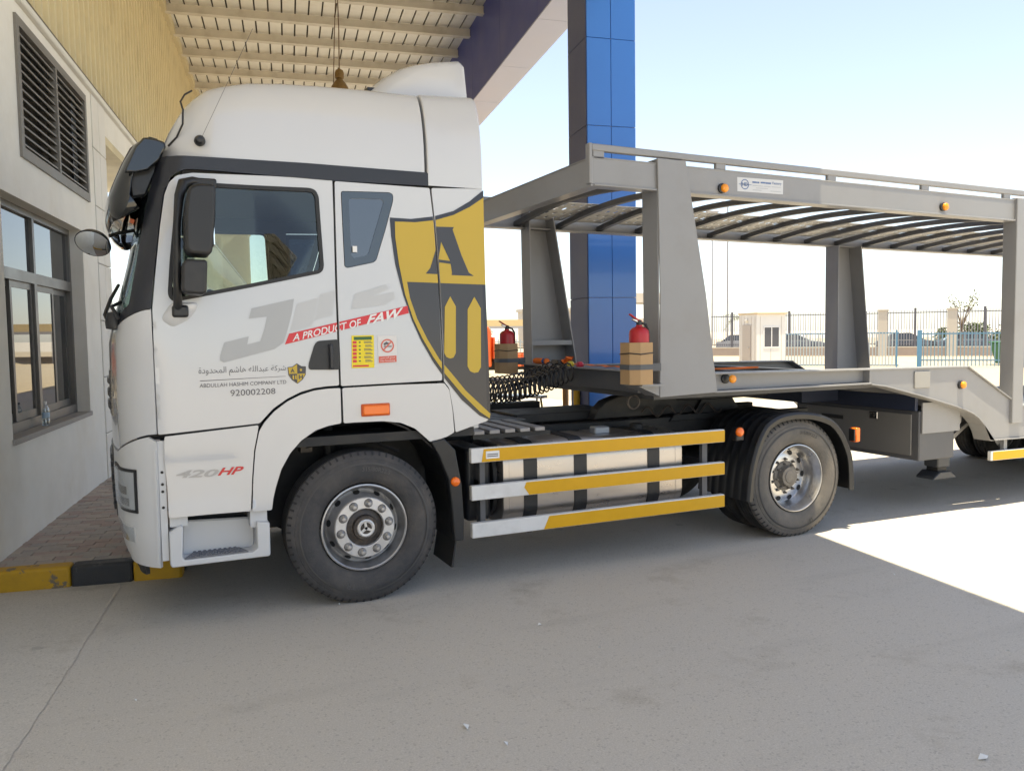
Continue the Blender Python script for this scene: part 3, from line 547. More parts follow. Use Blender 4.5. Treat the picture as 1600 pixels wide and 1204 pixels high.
# bottle on the sill
bt = thing('water_bottle', 'clear plastic water bottle standing on the window sill', 'bottle', BROT @ Vector((WV-.05, 2.92, 1.033)))
PET = glass_mat('clear_plastic', (.90, .93, .95), .10)
lathe('bottle_body', [(.0, .0), (.028, 0), (.033, .008), (.033, .06), (.030, .065), (.033, .07), (.033, .14), (.030, .155), (.018, .18), (.013, .195), (.013, .205)], PET, bt, axis='z', n=20)
lathe('cap', [(.0, .225), (.015, .225), (.015, .203), (0, .203)], D_WHITE, bt, axis='z', n=16)
lathe('bottle_label', [(.0338, .072), (.0338, .125)], mat('bottle_label', (.45, .6, .75), .5), bt, axis='z', n=20)
lathe('water', [(0, .004), (.030, .006), (.030, .15), (0, .15)], glass_mat('bottled_water', (.80, .86, .89), .04), bt, axis='z', n=16)

# ------------------------------------------------------------------ canopy: deck strips on purlins, fascia beam
CZ = 8.30
DECK = mat('cream_deck', (.86, .83, .76), .55, var=.05, vscale=3, dirt=((.42, .34, .22), .4), dscale=1.5)
PURL = mat('purlin_paint', (.66, .61, .52), .55, var=.05, vscale=3, dirt=((.30, .24, .15), .4), dscale=2)
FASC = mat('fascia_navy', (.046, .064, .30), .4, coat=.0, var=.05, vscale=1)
SOFF = mat('soffit_grey', (.40, .43, .58), .4, var=.03, vscale=1)
can = thing('canopy_roof', 'tall canopy with cream metal deck, beige purlins and navy fascia beam over the lorry', 'canopy', (0, 0, 0), TH)
q = MB().box((0, -4.6, CZ), (.228, 44, CZ+.03)); me = q.mesh('deck_strip'); me.materials.append(DECK)
for k in range(25):
    o = obj('deck_strip', me, None, can); o.location = (-2.72+k*.26, 0, random.uniform(-.002, .002))
box('roof_cover', (-2.9, -4.6, CZ+.07), (4.0, 44, CZ+.1), mat('deck_gap_shade', (.10, .075, .045), .7), can)  # dark backing colours the shadow gaps between deck strips
q = MB().box((-2.56, -.035, -.19), (3.44, .035, -.035)).box((-2.56, -.085, -.205), (3.44, .05, -.190)); me = q.mesh('purlin'); me.materials.append(PURL)
for k in range(38):
    o = obj('purlin', me, None, can); o.location = (0, 11.69-1.25*12+1.25*k, CZ)
# fascia beam clad in long panels
for k in range(21):
    a = -4.6+k*2.3; b = a+2.29
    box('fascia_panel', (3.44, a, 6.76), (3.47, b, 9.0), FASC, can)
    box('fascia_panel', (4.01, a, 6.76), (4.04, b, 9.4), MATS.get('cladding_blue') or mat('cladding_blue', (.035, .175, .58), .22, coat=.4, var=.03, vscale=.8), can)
    box('soffit_panel', (3.442, a, 6.732), (4.038, b, 6.757), SOFF, can)
box('beam_core', (3.48, -4.6, 6.78), (4.0, 44, 8.95), SOFF, can)
# high-bay lamp on its cable
lp = thing('high_bay_lamp', 'dusty bronze high bay lamp hanging from the canopy above the cab roof', 'lamp', BROT @ Vector((.52, 9.0, 6.05)))
BRZ = mat('dusty_bronze', (.22, .135, .045), .5, metal=.3, var=.25, vscale=20)
lathe('lamp_shade', [(.165, -.05), (.16, .0), (.14, .06), (.105, .12), (.07, .16), (.05, .19), (.0, .19)], BRZ, lp, axis='z', n=28)
lathe('gear_box', [(0, .19), (.05, .19), (.075, .205), (.08, .29), (.06, .34), (.02, .36), (.0, .40)], BRZ, lp, axis='z', n=20)
tube('cable', [(0, 0, .38), (.01, 0, 1.0), (0, 0, 2.1)], .010, mat('cable_brown', (.16, .10, .06), .7), lp, n=6)
tube('cable', [(-.11, .02, -.1), (-.07, .02, .8), (.0, 0, 2.1)], .008, MATS['cable_brown'], lp, n=6)

# ------------------------------------------------------------------ clad column
BLUE = MATS['cladding_blue']
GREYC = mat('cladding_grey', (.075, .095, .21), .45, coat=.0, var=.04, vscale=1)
JOINT = mat('panel_joint', (.45, .48, .52), .6)
co = thing('canopy_column', 'tall square column clad in glossy blue and grey panels behind the trailer', 'column', (0, 0, 0), TH)
V0, V1, U0, U1 = 3.35, 4.03, 4.52, 5.24
box('column_core', (V0+.02, U0+.02, 0), (V1-.02, U1-.02, 6.73), JOINT, co)
zs = [.02, 1.155, 2.285, 3.40, 4.51, 5.625, 6.728]
for z0, z1 in zip(zs, zs[1:]):
    for a, b in ((V0+.004, V0+.334), (V0+.340, V1)):
        box('front_panel', (a, U0-.004, z0+.003), (b, U0+.018, z1-.003), BLUE, co, bevel=.003)
        box('back_panel', (a, U1-.018, z0+.006), (b, U1+.004, z1-.006), BLUE, co, bevel=.003)
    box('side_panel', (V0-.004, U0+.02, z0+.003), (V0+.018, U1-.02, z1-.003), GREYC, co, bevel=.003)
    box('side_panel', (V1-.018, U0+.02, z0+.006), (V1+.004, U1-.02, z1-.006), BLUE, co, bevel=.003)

# ================================================================== the tractor unit
W = 2.5
WB = 3.866
tr = thing('tractor_truck', 'white high roof tractor unit with gold shield emblem parked under the canopy', 'truck', (0, 0, 0))
def near(off=0.): return lambda x, z: (x, side(x, z)+off, z)
def far(off=0.): return lambda x, z: (x, W-side(x, z)-off, z)
def cabpanel(name, key, m=WHITE, holes=(), off=0., th=.03, grid=.055, parent=tr, both=True, rad=.012):
    pl = fillet(T[key], rad, 3) if rad else T[key]
    hs = [fillet(T[h], .02, 3) if isinstance(h, str) else h for h in holes]
    o = panel(name, pl, near(off), (0, th, 0), m, parent, holes=hs, grid=grid, step=.035)
    if both: panel(name, pl, far(off), (0, -th, 0), m, parent, holes=hs, grid=grid*2.5, step=.09)
    return o
def inset(poly, d):
    n = len(poly); out = []; A = sum(poly[i-1][0]*poly[i][1]-poly[i][0]*poly[i-1][1] for i in range(n)); s = 1 if A > 0 else -1
    for i in range(n):
        p = Vector(poly[i]); a = (p-Vector(poly[i-1])).normalized(); b = (Vector(poly[(i+1) % n])-p).normalized()
        na = Vector((-a.y, a.x))*s; nb = Vector((-b.y, b.x))*s; k = (na+nb); k = k/max(.3, k.dot(na)) if k.length > 1e-6 else na
        out.append(tuple(p+k*d))
    return out
door = cabpanel('door', 'door', holes=['door_win'])
sleeper = cabpanel('sleeper_panel', 'sleeper', holes=['side_win'])
fairing = cabpanel('rear_fairing', 'fairing')
cabpanel('front_wing', 'fender_front'); rw = cabpanel('rear_wing', 'fender_rear')
skirt = cabpanel('door_skirt', 'skirt')
trim = cabpanel('side_trim', 'trim', TRIMP, off=-.004)
# the step recess and arch lining behind the panels
dw = fillet(T['door_win'], .02, 3); sw = fillet(T['side_win'], .02, 3)
shell = [(-1.17, 1.16), (-.72, 1.16), (-.62, 1.33), (-.45, 1.45), (-.2, 1.50), (.55, 1.50), (.60, 1.28), (.78, 1.28), (.80, 2.93), (-.95, 2.93), (-1.07, 2.86), (-1.10, 2.6), (-1.16, 2.1)]
dws = inset(dw, .006); sws = inset(sw, .006)
panel('inner_body', shell, lambda x, z: (x, .05+.035*_sm((z-1.4)/1.4), z), (0, .03, 0), INTER, tr, holes=[dws, sws])
panel('inner_body', shell, lambda x, z: (x, W-.05-.035*_sm((z-1.4)/1.4), z), (0, -.03, 0), INTER, tr, holes=[dws, sws])
# glazing
for s, (mp, d) in enumerate(((near, 1), (far, -1))):
    par = door if s == 0 else tr; par2 = sleeper if s == 0 else tr
    panel('window_seal', inset(dw, -.004), mp(-.004), (0, .02*d, 0), SEALR, par, holes=[inset(dw, .020)], step=.08, smooth=False)
    panel('window_pane', inset(dw, .010), mp(.012), (0, .004*d, 0), GLASS, par, step=.1)
    panel('quarter_frit', inset(sw, .004), mp(-.002), (0, .006*d, 0), mat('smoked_glass_edge', (.045, .062, .085), .12, coat=.6), par2, holes=[fillet(T['side_glass'], .02, 3)], step=.1)
    panel('quarter_pane', inset(fillet(T['side_glass'], .02, 3), -.006), mp(.005), (0, .004*d, 0), GLASST, par2, step=.1)
qp = inset(fillet(T['side_glass'], .02, 3), -.006)
panel('quarter_blind', qp, near(.06), (0, .004, 0), mat('grey_blue_blind', (.20, .25, .32), .7), sleeper, step=.1)
MB().box((-.035, .015, 2.385), (-.005, .018, 2.425)).build('quarter_label', D_WHITE, sleeper)

# ---------------------------------------------------------------- front of the cab, lofted round the corner
DOORX = [(.3, -1.285), (1.24, -1.279), (2.01, -1.280), (2.306, -1.245), (2.505, -1.219), (2.705, -1.187), (2.80, -1.150), (2.96, -1.150)]
def plan(z, u, out=0.):
    """u 0..1 from the door edge to the centre line, 1..2 mirrored"""
    mir = u > 1; t = 2-u if mir else u
    c = xf(z)+rx(z); sx = min(1, max(0, (c-_interp(z, DOORX))/rx(z))); a0 = math.asin(sx); s0 = .4*a0/(math.pi/2); s = s0+(1-s0)*t
    yb = .035*_sm((z-1.4)/1.4)
    if s < .4:
        a = s/.4*math.pi/2; x = c-rx(z)*math.sin(a); y = yb+ry(z)*(1-math.cos(a)); n = Vector((-math.sin(a)/rx(z), -math.cos(a)/ry(z))).normalized()
    else:
        y0 = yb+ry(z); y = y0+(W/2-y0)*(s-.4)/.6; k = (W/2-y)/(W/2-y0); x = xf(z)-.06*(1-k*k); n = Vector((-1, -.06*2*k/(W/2-y0)*.8)).normalized()
    x += n.x*out; y += n.y*out
    return (x, W-y if mir else y, z)
def loft(name, zb, zt, m, parent=tr, u0=0., u1=2., nu=44, nz=10, out=0., th=.025, smooth=50):
    vs = []; 
    for layer in (out, out-th):
        for i in range(nu+1):
            u = u0+(u1-u0)*i/nu
            for j in range(nz+1):
                a, b = zb(u) if callable(zb) else zb, zt(u) if callable(zt) else zt
                vs.append(plan(a+(b-a)*j/nz, u, layer))
    N = (nu+1)*(nz+1); ix = lambda i, j, L=0: L*N+i*(nz+1)+j; fs = []
    for i in range(nu):
        for j in range(nz): fs += [(ix(i, j), ix(i+1, j), ix(i+1, j+1), ix(i, j+1)), (ix(i, j+1, 1), ix(i+1, j+1, 1), ix(i+1, j, 1), ix(i, j, 1))]
        fs += [(ix(i, 0), ix(i, 0, 1), ix(i+1, 0, 1), ix(i+1, 0)), (ix(i, nz), ix(i+1, nz), ix(i+1, nz, 1), ix(i, nz, 1))]
    for j in range(nz): fs += [(ix(0, j), ix(0, j+1), ix(0, j+1, 1), ix(0, j, 1)), (ix(nu, j), ix(nu, j, 1), ix(nu, j+1, 1), ix(nu, j+1))]
    q = MB(); q.add(vs, fs); return q.build(name, m, parent, smooth=smooth)
h = lambda u: min(u, 2-u)
nose_top = lambda u: 2.005-.115*_sm(h(u)/.45)-.03*_sm((h(u)-.4)/.6)
nose_bot = lambda u: 1.245-.13*_sm(h(u)/.4)
nose = loft('nose_panel', nose_bot, nose_top, WHITE)
loft('scuttle_panel', lambda u: nose_top(u)+.006, lambda u: nose_top(u)+.09, TRIMP, nz=4, out=-.004)
ws = loft('windscreen', lambda u: nose_top(u)+.085, 2.87, GLASSW, u0=.20, u1=1.80, th=.006, out=-.004)
loft('pillar_cover', lambda u: nose_top(u)+.006, 2.945, TRIMP, u0=0, u1=.21, nu=8, nz=18)
loft('pillar_cover', lambda u: nose_top(u)+.006, 2.945, TRIMP, u0=1.79, u1=2, nu=8, nz=18)
loft('header_cover', 2.862, 2.955, TRIMP, u0=.2, u1=1.8, nz=3, out=.002)
bump = loft('bumper', lambda u: .405+.02*_sm(h(u)/.5), lambda u: nose_bot(u)-.014-.035*_sm((.04-h(u))/.04), WHITE2, u0=.0, u1=2.0, nz=14, out=.004)
loft('bumper_lip', .33, .40, BLACKP, u0=.15, u1=1.85, nz=3, out=-.03)
loft('bumper_flange', .42, 1.15, WHITE2, u0=.004, u1=.016, nu=2, nz=3, out=.010, th=.012)
loft('bumper_flange', .42, 1.15, WHITE2, u0=1.984, u1=1.996, nu=2, nz=3, out=.010, th=.012)
g = loft('grille', .62, 1.10, BLACKP, u0=.62, u1=1.38, nz=3, out=.008, th=.03)
for k in range(5): loft('grille_bar', .66+k*.085, .70+k*.085, TRIMP, parent=g, u0=.64, u1=1.36, nz=1, out=.022, th=.02)
g2 = loft('upper_grille', 1.32, 1.62, GLOSSBLK, u0=.55, u1=1.45, nz=3, out=.006, th=.02)
for k in range(3): loft('grille_bar', 1.36+k*.085, 1.395+k*.085, TRIMP, parent=g2, u0=.56, u1=1.44, nz=1, out=.016, th=.02)
for a, b in ((.13, .46), (1.54, 1.87)):
    hl = loft('headlight', .765, 1.005, SILV, parent=bump, u0=a, u1=b, nu=12, nz=8, out=.008, th=.015)
    loft('headlight_bezel', .748, .768, SEALR, parent=bump, u0=a-.012, u1=b+.012, nu=12, nz=1, out=.012)
    loft('headlight_bezel', 1.004, 1.022, SEALR, parent=bump, u0=a-.012, u1=b+.012, nu=12, nz=1, out=.012)
    for c in (a-.012, b): loft('headlight_bezel', .750, 1.02, SEALR, parent=bump, u0=c, u1=c+.014, nu=2, nz=6, out=.012)
    for k in range(3): loft('reflector', .785+k*.072, .835+k*.072, (CHROME, HUBD, SILV)[k], parent=bump, u0=a+.05+.02*k, u1=b-.06, nu=6, nz=2, out=.0105+.001*k, th=.004)
    loft('headlight_lens', .766, 1.004, LENS, parent=bump, u0=a, u1=b, nu=14, nz=10, out=.020, th=.004)
    loft('fog_lamp', .555, .655, SILV, parent=bump, u0=a+.02, u1=b, nu=8, nz=4, out=.008, th=.01)
    loft('fog_lens', .56, .65, LENS, parent=bump, u0=a+.025, u1=b-.005, nu=8, nz=4, out=.014, th=.004)
# filler behind the bumper edge with its bolt holes
MB().box((-1.275, .03, .45), (-1.236, .06, 1.20)).build('bumper_bracket', WHITE2, tr)
for z in (1.005, .93, .885, .785): lathe('bolt_hole', [(0, -.002), (.009, -.002), (.009, .004)], SEALR, tr, c=(-1.257, .03, z), n=12)
# wiper
tube('wiper_arm', [(-1.53, .55, 1.93), (-1.555, .62, 1.99), (-1.52, .75, 2.10), (-1.48, 1.2, 2.22)], .012, BLACKP, tr)
MB().lathe([(0, -.05), (.05, -.04), (.055, .0), (.04, .06), (0, .07)], (-1.49, .30, 1.935), 14, 'z').build('wiper_pivot', BLACKP, tr, smooth=40)
tube('washer_pipe', [(-1.46, .18, 1.95), (-1.50, .22, 2.03), (-1.45, .3, 2.06)], .012, BLACKP, tr)

# ---------------------------------------------------------------- high roof
def roof_loft(name, xs, m, zlow, drop=0., grow=0., parent=tr):
    vs = []; K = 26
    for x in xs:
        zt = roofz(x)+grow; wid = .86*0+_interp(x, [(-1.24, .40), (-1.22, .32), (-1.18, .23), (-1.12, .135), (-1.02, .055), (-.9, .02), (-.75, 0)])
        yb = .035*_sm((2.9-1.4)/1.4)+wid-grow
        row = [(x, yb, zlow), (x, yb, zlow+(max(2.98, zlow)-zlow)*.6)]
        z1 = min(2.98, zt-.03) ; hh = zt-.02-z1
        for k in range(13):
            a = k/12*math.pi/2; row.append((x, yb+.20*(1-math.cos(a)), z1+hh*math.sin(a)))
        yc = yb+.20
        for k in range(1, 6):
            t = k/6; row.append((x, yc+(W/2-yc)*t, zt-.02+.045*math.sin(t*math.pi/2)))
        row.append((x, W/2, zt+.025))
        row += [(a, W-b, c) for a, b, c in reversed(row[:-1])]
        vs += row
    n = len(vs)//len(xs); fs = [(i*n+k, i*n+k+1, (i+1)*n+k+1, (i+1)*n+k) for i in range(len(xs)-1) for k in range(n-1)]
    fs += [tuple(range(n)), tuple(range((len(xs)-1)*n+n-1, (len(xs)-1)*n-1, -1))]
    q = MB(); q.add(vs, fs); return q.build(name, m, parent, smooth=55)
rf = roof_loft('roof', [-1.235, -1.225, -1.21, -1.19, -1.165, -1.13, -1.09, -1.04, -.98, -.9, -.8, -.65, -.45, -.2, .1, .3, .485], WHITE, 2.945)
ur = roof_loft('roof_fairing', [.505, .53, .6, .75, .84, .88, .905, .915], WHITE, 2.858, grow=.006)
# seam tilt: panel over the side of the rear roof fairing down to the lower fairing
b = ur.modifiers.new('bevel', 'BEVEL'); b.width = .03; b.segments = 3; b.limit_method = 'ANGLE'; b.angle_limit = R(60)
# wind deflector on the roof
dp = [(x, z) for x, z in T['defl'][:9]]+[(.95, 3.50), (.16, 3.50)]
q = MB(); nn = len(dp); ys = [(.36, .10), (.40, .03), (.47, 0), (.8, -.02), (W/2, -.03), (W-.8, -.02), (W-.47, 0), (W-.40, .03), (W-.36, .10)]; vs = []
for y, d in ys: vs += [(x+(d if i < 6 else 0), y, z-(d*.5 if 0 < i < 9 else 0)) for i, (x, z) in enumerate(dp)]
fs = [(i*nn+k, i*nn+(k+1) % nn, (i+1)*nn+(k+1) % nn, (i+1)*nn+k) for i in range(len(ys)-1) for k in range(nn)]
fs += [tuple(range(nn)), tuple(range((len(ys)-1)*nn+nn-1, (len(ys)-1)*nn-1, -1))]
q.add(vs, fs); dfl = q.build('wind_deflector', WHITE, tr, smooth=50)
MB().box((.20, .42, 3.545), (.93, W-.42, 3.60)).build('deflector_mount', BLACKP, tr)
# aerial and cable on the roof side
yb = .03
lathe('aerial_base', [(0, -.035), (.018, -.032), (.03, -.012), (.034, .02)], BLACKP, tr, c=(-.963, side(-.963, 3.05)+.0, 3.045), n=16)
tube('aerial', [(-.955, .02, 3.055), (-.79, .05, 3.41), (-.62, .09, 3.78)], .0013, GREYD, tr, n=5)
tube('roof_cable', [(-1.14, .20, 3.03), (-1.09, .16, 3.08), (-1.055, .10, 3.15), (-1.05, .11, 3.24), (-1.06, .16, 3.30), (-1.03, .25, 3.37), (-.98, .36, 3.43)], .006, SEALR, tr, n=6)
# cab back and floor
box('cab_back', (.80, .05, 1.15), (.86, W-.05, 2.95), WHITE2, tr)
box('cab_floor', (-1.25, .04, 1.10), (.82, W-.04, 1.16), CHASSIS, tr)
box('headliner', (-1.10, .06, 2.90), (.8, W-.06, 2.94), INTERL, tr)
box('cab_rear_lining', (.62, .09, 1.16), (.66, W-.09, 2.9), INTERL, tr)

# ---------------------------------------------------------------- cab interior
dash = prism('dashboard', [(-1.40, 1.2), (-1.40, 1.86), (-1.20, 1.93), (-.98, 1.90), (-.86, 1.72), (-.80, 1.2)], .10, W-.10, INTER, tr, bevel=.03, seg=2)
def seat(y, m):
    s = prism('seat', [(-.52, 1.25), (-.52, 1.62), (-.46, 1.66), (.0, 1.60), (.05, 1.25)], y-.25, y+.25, m, tr, bevel=.04, seg=3)
    prism('seat_back', [(-.06, 1.55), (.06, 1.52), (.20, 2.20), (.12, 2.30), (.06, 2.24)], y-.25, y+.25, m, s, bevel=.05, seg=3)
    prism('headrest', [(.10, 2.28), (.20, 2.26), (.25, 2.50), (.16, 2.52)], y-.14, y+.14, m, s, bevel=.04, seg=3)
seat(.55, SEATM); seat(W-.55, SEATM)
cen = Vector((-.72, .55, 2.02)); n_ = Vector((.55, 0, .83)).normalized(); a_ = Vector((0, 1, 0)); b_ = n_.cross(a_)
MB().tube([cen+(a_*math.cos(t*math.pi/14)+b_*math.sin(t*math.pi/14))*.225 for t in range(29)], .016, 8).build('steering_wheel', SEALR, tr, smooth=40)
tube('steering_column', [cen-n_*.02, cen-n_*.30], .05, INTER, tr)
tube('wheel_spoke', [cen+a_*.22, cen-n_*.03, cen-a_*.22], .018, INTER, tr)
prism('interior_mirror', [(-1.02, 2.42), (-.98, 2.56), (-.94, 2.56), (-.95, 2.42)], 1.05, 1.45, mat('tinted_mirror', (.16, .24, .22), .15), tr, bevel=.01)
tube('seat_belt', [(-.02, .13, 2.70), (.02, .16, 2.3), (.0, .2, 1.8)], .012, SEALR, tr, n=5)

# ---------------------------------------------------------------- side pieces: handle, mirrors, visor, lamps
hd = panel('door_handle', fillet(T['handle'], .02, 3), near(-.006), (0, .012, 0), BLACKP, door, smooth=False)
bx = T['handle_bar']; MB().box((bx[0][0], -.035, bx[3][1]), (bx[1][0], -.018, bx[0][1])).build('handle_grip', TRIMP, door, bevel=.006, seg=2)
for z in (bx[3][1], bx[0][1]-.02): MB().box((bx[0][0], -.02, z), (bx[1][0], -.004, z+.02)).build('handle_post', TRIMP, door)
bl = fillet(T['mirror_blister'], .03, 4); cx = sum(p[0] for p in bl)/len(bl); cz = sum(p[1] for p in bl)/len(bl)
vs = []; fs = []; N = len(bl)
for k, (s, d) in enumerate(((1.0, .004), (.86, -.022), (.6, -.038), (.3, -.046))):
    for x, z in bl:
        X, Z = cx+(x-cx)*s, cz+.05*(1-s)+(z-cz)*s; vs.append((X, side(max(X, -1.2), Z)+d, Z))
for k in range(3): fs += [(k*N+i, k*N+(i+1) % N, (k+1)*N+(i+1) % N, (k+1)*N+i) for i in range(N)]
fs.append(tuple(range(3*N, 4*N)))
q = MB(); q.add(vs, fs); q.build('mirror_bracket_cover', WHITE, door, smooth=60)
def mirror_head(name, key, y0, y1):
    pl = fillet(T[key], .03, 4)
    o = prism(name, pl, y0, y1, BLACKP, tr, bevel=.035, seg=3)
    gl = inset(pl, .02); return o
def mirrors(s):
    yy = (lambda y: y) if s > 0 else (lambda y: W-y)
    up = mirror_head('mirror', 'mir_up', *sorted((yy(-.26), yy(-.02))))
    lo = mirror_head('mirror', 'mir_lo', *sorted((yy(-.25), yy(-.03))))
    for o, z0, z1, x in ((up, 2.38, 2.67, -.925), (lo, 2.14, 2.24, -.980)): MB().box((x, min(yy(-.24), yy(-.04)), z0), (x+.006, max(yy(-.24), yy(-.04)), z1)).build('mirror_glass', MIRROR, o)
    tube('mirror_arm', [(-.90, yy(.01), 2.775), (-1.02, yy(-.02), 2.785), (-1.075, yy(-.06), 2.76), (-1.10, yy(-.10), 2.68), (-1.12, yy(-.11), 2.5), (-1.13, yy(-.10), 2.2), (-1.13, yy(-.06), 2.05), (-1.13, yy(.0), 1.985)], [.022, .026, .032, .028, .022, .022, .026, .03], BLACKP, tr, n=10)
    MB().box((-1.03, min(yy(-.035), yy(.03)), 2.745), (-.88, max(yy(-.035), yy(.03)), 2.805)).build('mirror_mount', BLACKP, tr, bevel=.012, seg=2)
    MB().box((-1.165, min(yy(-.05), yy(.02)), 1.955), (-1.07, max(yy(-.05), yy(.02)), 2.03)).build('mirror_mount', BLACKP, tr, bevel=.015, seg=2)
mirrors(1); mirrors(-1)
# sun visor: curved tinted shade standing off the windscreen head
vp = [(-1.20, 3.06), (-1.26, 3.07), (-1.315, 3.03), (-1.365, 2.93), (-1.415, 2.81), (-1.445, 2.71), (-1.445, 2.63), (-1.42, 2.57)]
vs = []; M_ = 24
for j in range(M_+1):
    t = j/M_; y = .16+(W-.32)*t; e = 1-abs(2*t-1); b = .10*math.sin(math.pi*t)**.6; c = .0
    for k, (x, z) in enumerate(vp): vs.append((x-b+(.10*(1-_sm(e/.12))*(k/7)), y, z+(.06*(1-_sm(e/.10)) if k > 5 else 0)))
n = len(vp); fs = [(j*n+k, j*n+k+1, (j+1)*n+k+1, (j+1)*n+k) for j in range(M_) for k in range(n-1)]
q = MB(); q.add(vs, fs); vz = q.build('sun_visor', GLOSSBLK, tr, smooth=60); so_ = vz.modifiers.new('solid', 'SOLIDIFY'); so_.thickness = .008
prism('visor_end', [(-1.16, 3.04), (-1.21, 3.055), (-1.28, 3.06), (-1.33, 3.00), (-1.40, 2.84), (-1.33, 2.84), (-1.26, 2.86), (-1.19, 2.93), (-1.155, 3.01)], .13, .17, GLOSSBLK, tr, bevel=.012, seg=2)
prism('visor_end', [(-1.16, 3.04), (-1.21, 3.055), (-1.28, 3.06), (-1.33, 3.00), (-1.40, 2.84), (-1.33, 2.84), (-1.26, 2.86), (-1.19, 2.93), (-1.155, 3.01)], W-.17, W-.13, GLOSSBLK, tr, bevel=.012, seg=2)
for y_ in (.20, W-.26): prism('visor_gap_block', [(-1.19, 3.0), (-1.30, 2.98), (-1.37, 2.80), (-1.36, 2.70), (-1.28, 2.72), (-1.22, 2.86)], y_, y_+.06, BLACKP, tr, bevel=.01)  # black blocks added to darken the open gap behind the visor ends
# front mirror on a stalk
fm = MB().lathe([(0, -.035), (.06, -.03), (.10, -.005), (.113, .02), (.118, .03), (.113, .036)], (0, 0, 0), 28, 'z').build('front_mirror', BLACKP, tr, smooth=50)
fm.location = (-1.615, 1.0, 2.515); fm.rotation_euler = (R(137), R(0), R(-20))
q = MB().lathe([(.112, .034), (.08, .044), (.04, .050), (0, .052)], (0, 0, 0), 28, 'z').build('mirror_glass', MIRROR, fm, smooth=60)
tube('front_mirror_arm', [(-1.52, 1.0, 2.55), (-1.46, 1.02, 2.575), (-1.36, 1.04, 2.60)], .012, BLACKP, tr)
def lamp(name, c, r, m, axis='y', d=-1, parent=tr):
    return lathe(name, [(r*1.08, 0), (r*1.08, .012*d), (r*.95, .02*d), (r*.55, .027*d), (0, .03*d)], m, parent, c=c, n=20, axis=axis)
q = T['marker_side']; x0, x1, z0, z1 = q[3][0], q[2][0], q[2][1], q[1][1]
box('side_marker', (x0-.006, -.012, z0-.006), (x1+.006, .004, z1+.006), mat('orange_housing', (.62, .10, .008), .3), rw, bevel=.008, seg=2)
box('side_marker_lens', (x0+.004, -.026, z0+.004), (x1-.004, -.010, z1-.004), AMBER, rw, bevel=.008, seg=2)
# step below the door
so2 = T['step_outer']
st_ = MB().prism([(-1.232, .63), (-1.232, .43), (-1.222, .408), (-.64, .408), (-.63, .42), (-.63, .63), (-.71, .64), (-.71, .47), (-.74, .447), (-1.15, .447), (-1.16, .47), (-1.15, .66), (-1.17, .665)], .0, .30).build('step', WHITE2, tr, bevel=.008, seg=2)
MB().prism([(-1.16, .44), (-1.15, .665), (-.71, .645), (-.71, .44)], .15, .19).build('step_back', WHITE2, tr, bevel=.01)
box('step_hanger', (-.745, .04, .60), (-.64, .26, .72), WHITE2, tr); box('step_hanger', (-1.225, .04, .655), (-1.12, .26, .73), WHITE2, tr)
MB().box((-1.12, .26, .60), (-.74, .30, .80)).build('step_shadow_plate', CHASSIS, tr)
TRD = mat('grey_tread', (.17, .175, .195), .5, var=.2, vscale=30, metal=.2)
td = MB().prism_z([(-1.15, .012), (-.765, .012), (-.82, .18), (-1.08, .18)], .449, .456).build('step_tread', TRD, st_)
q = MB()
for i in range(11):
    for j in range(5):
        x = -1.115+i*.031+(j % 2)*.015; y = .03+j*.03
        if -1.13+y*.3 < x < -.785-y*.3: q.lathe([(.010, .456), (.008, .462), (0, .463)], (x, y, 0), 6, 'z')
tag(q.build('tread_studs', TRD, st_), kind='stuff')

# ---------------------------------------------------------------- lettering and emblems on the cab side
SEAMS = [[(-.1475, 1.0), (-.1475, 3.0)], [(.526, 2.9), (.550, 2.597), (.571, 2.153), (.579, 1.75), (.579, 1.50)]]
def decal(name, V2, F2, m, parent, off, cut=True, mirror=False):
    bm = bmesh.new(); bv = [bm.verts.new((x, 0, z)) for x, z in V2]
    for f in F2:
        try: bm.faces.new([bv[i] for i in f])
        except ValueError: pass
    if cut:
        xs = [v[0] for v in V2]; zs = [v[1] for v in V2]
        for sm in SEAMS:
            for (ax, az), (bx_, bz) in zip(sm, sm[1:]):
                if max(ax, bx_) < min(xs)-.02 or min(ax, bx_) > max(xs)+.02 or min(az, bz) > max(zs) or max(az, bz) < min(zs): continue
                d = Vector((bx_-ax, 0, bz-az)).normalized(); nrm = Vector((-d.z, 0, d.x))
                for s in (-.0085, .0085): bmesh.ops.bisect_plane(bm, geom=bm.verts[:]+bm.edges[:]+bm.faces[:], plane_co=Vector((ax, 0, az))+nrm*s, plane_no=nrm)
                bm.faces.ensure_lookup_table(); kill = []
                for f in bm.faces:
                    c = f.calc_center_median()
                    if min(az, bz) <= c.z <= max(az, bz) and abs((c-Vector((ax, 0, az))).dot(nrm)) < .0085: kill.append(f)
                bmesh.ops.delete(bm, geom=kill, context='FACES')
    for v in bm.verts: v.co.y = side(v.co.x, v.co.z)-off
    me = bpy.data.meshes.new(name); bm.to_mesh(me); bm.free(); return obj(name, me, m, parent)
def dpoly(name, poly, m, parent, off, holes=(), cut=True, grid=None, step=None):
    if step: poly = resample(poly, step)
    v, f = tri2d(poly, holes, grid); return decal(name, v, f, m, parent, off, cut)
def dtext(name, s, quad, m, parent, off, bold=0., shear=0., cut=True):
    v, f = text_mesh(s, bold, shear); return decal(name, quad_map(v, quad), f, m, parent, off, cut)
for k in ('d_J', 'd_H1', 'd_H2'): dpoly('large_letter', T[k], D_GREY if k == 'd_J' else D_FAINT, door, .0025)
dpoly('large_letter', T['d_6'], D_FAINT, sleeper, .0025)
dpoly('red_banner', T['d_red'], D_RED, door, .004)
dtext('banner_lettering', 'A PRODUCT OF', T['d_red_t1'], D_WHITE, door, .0055, bold=.014)
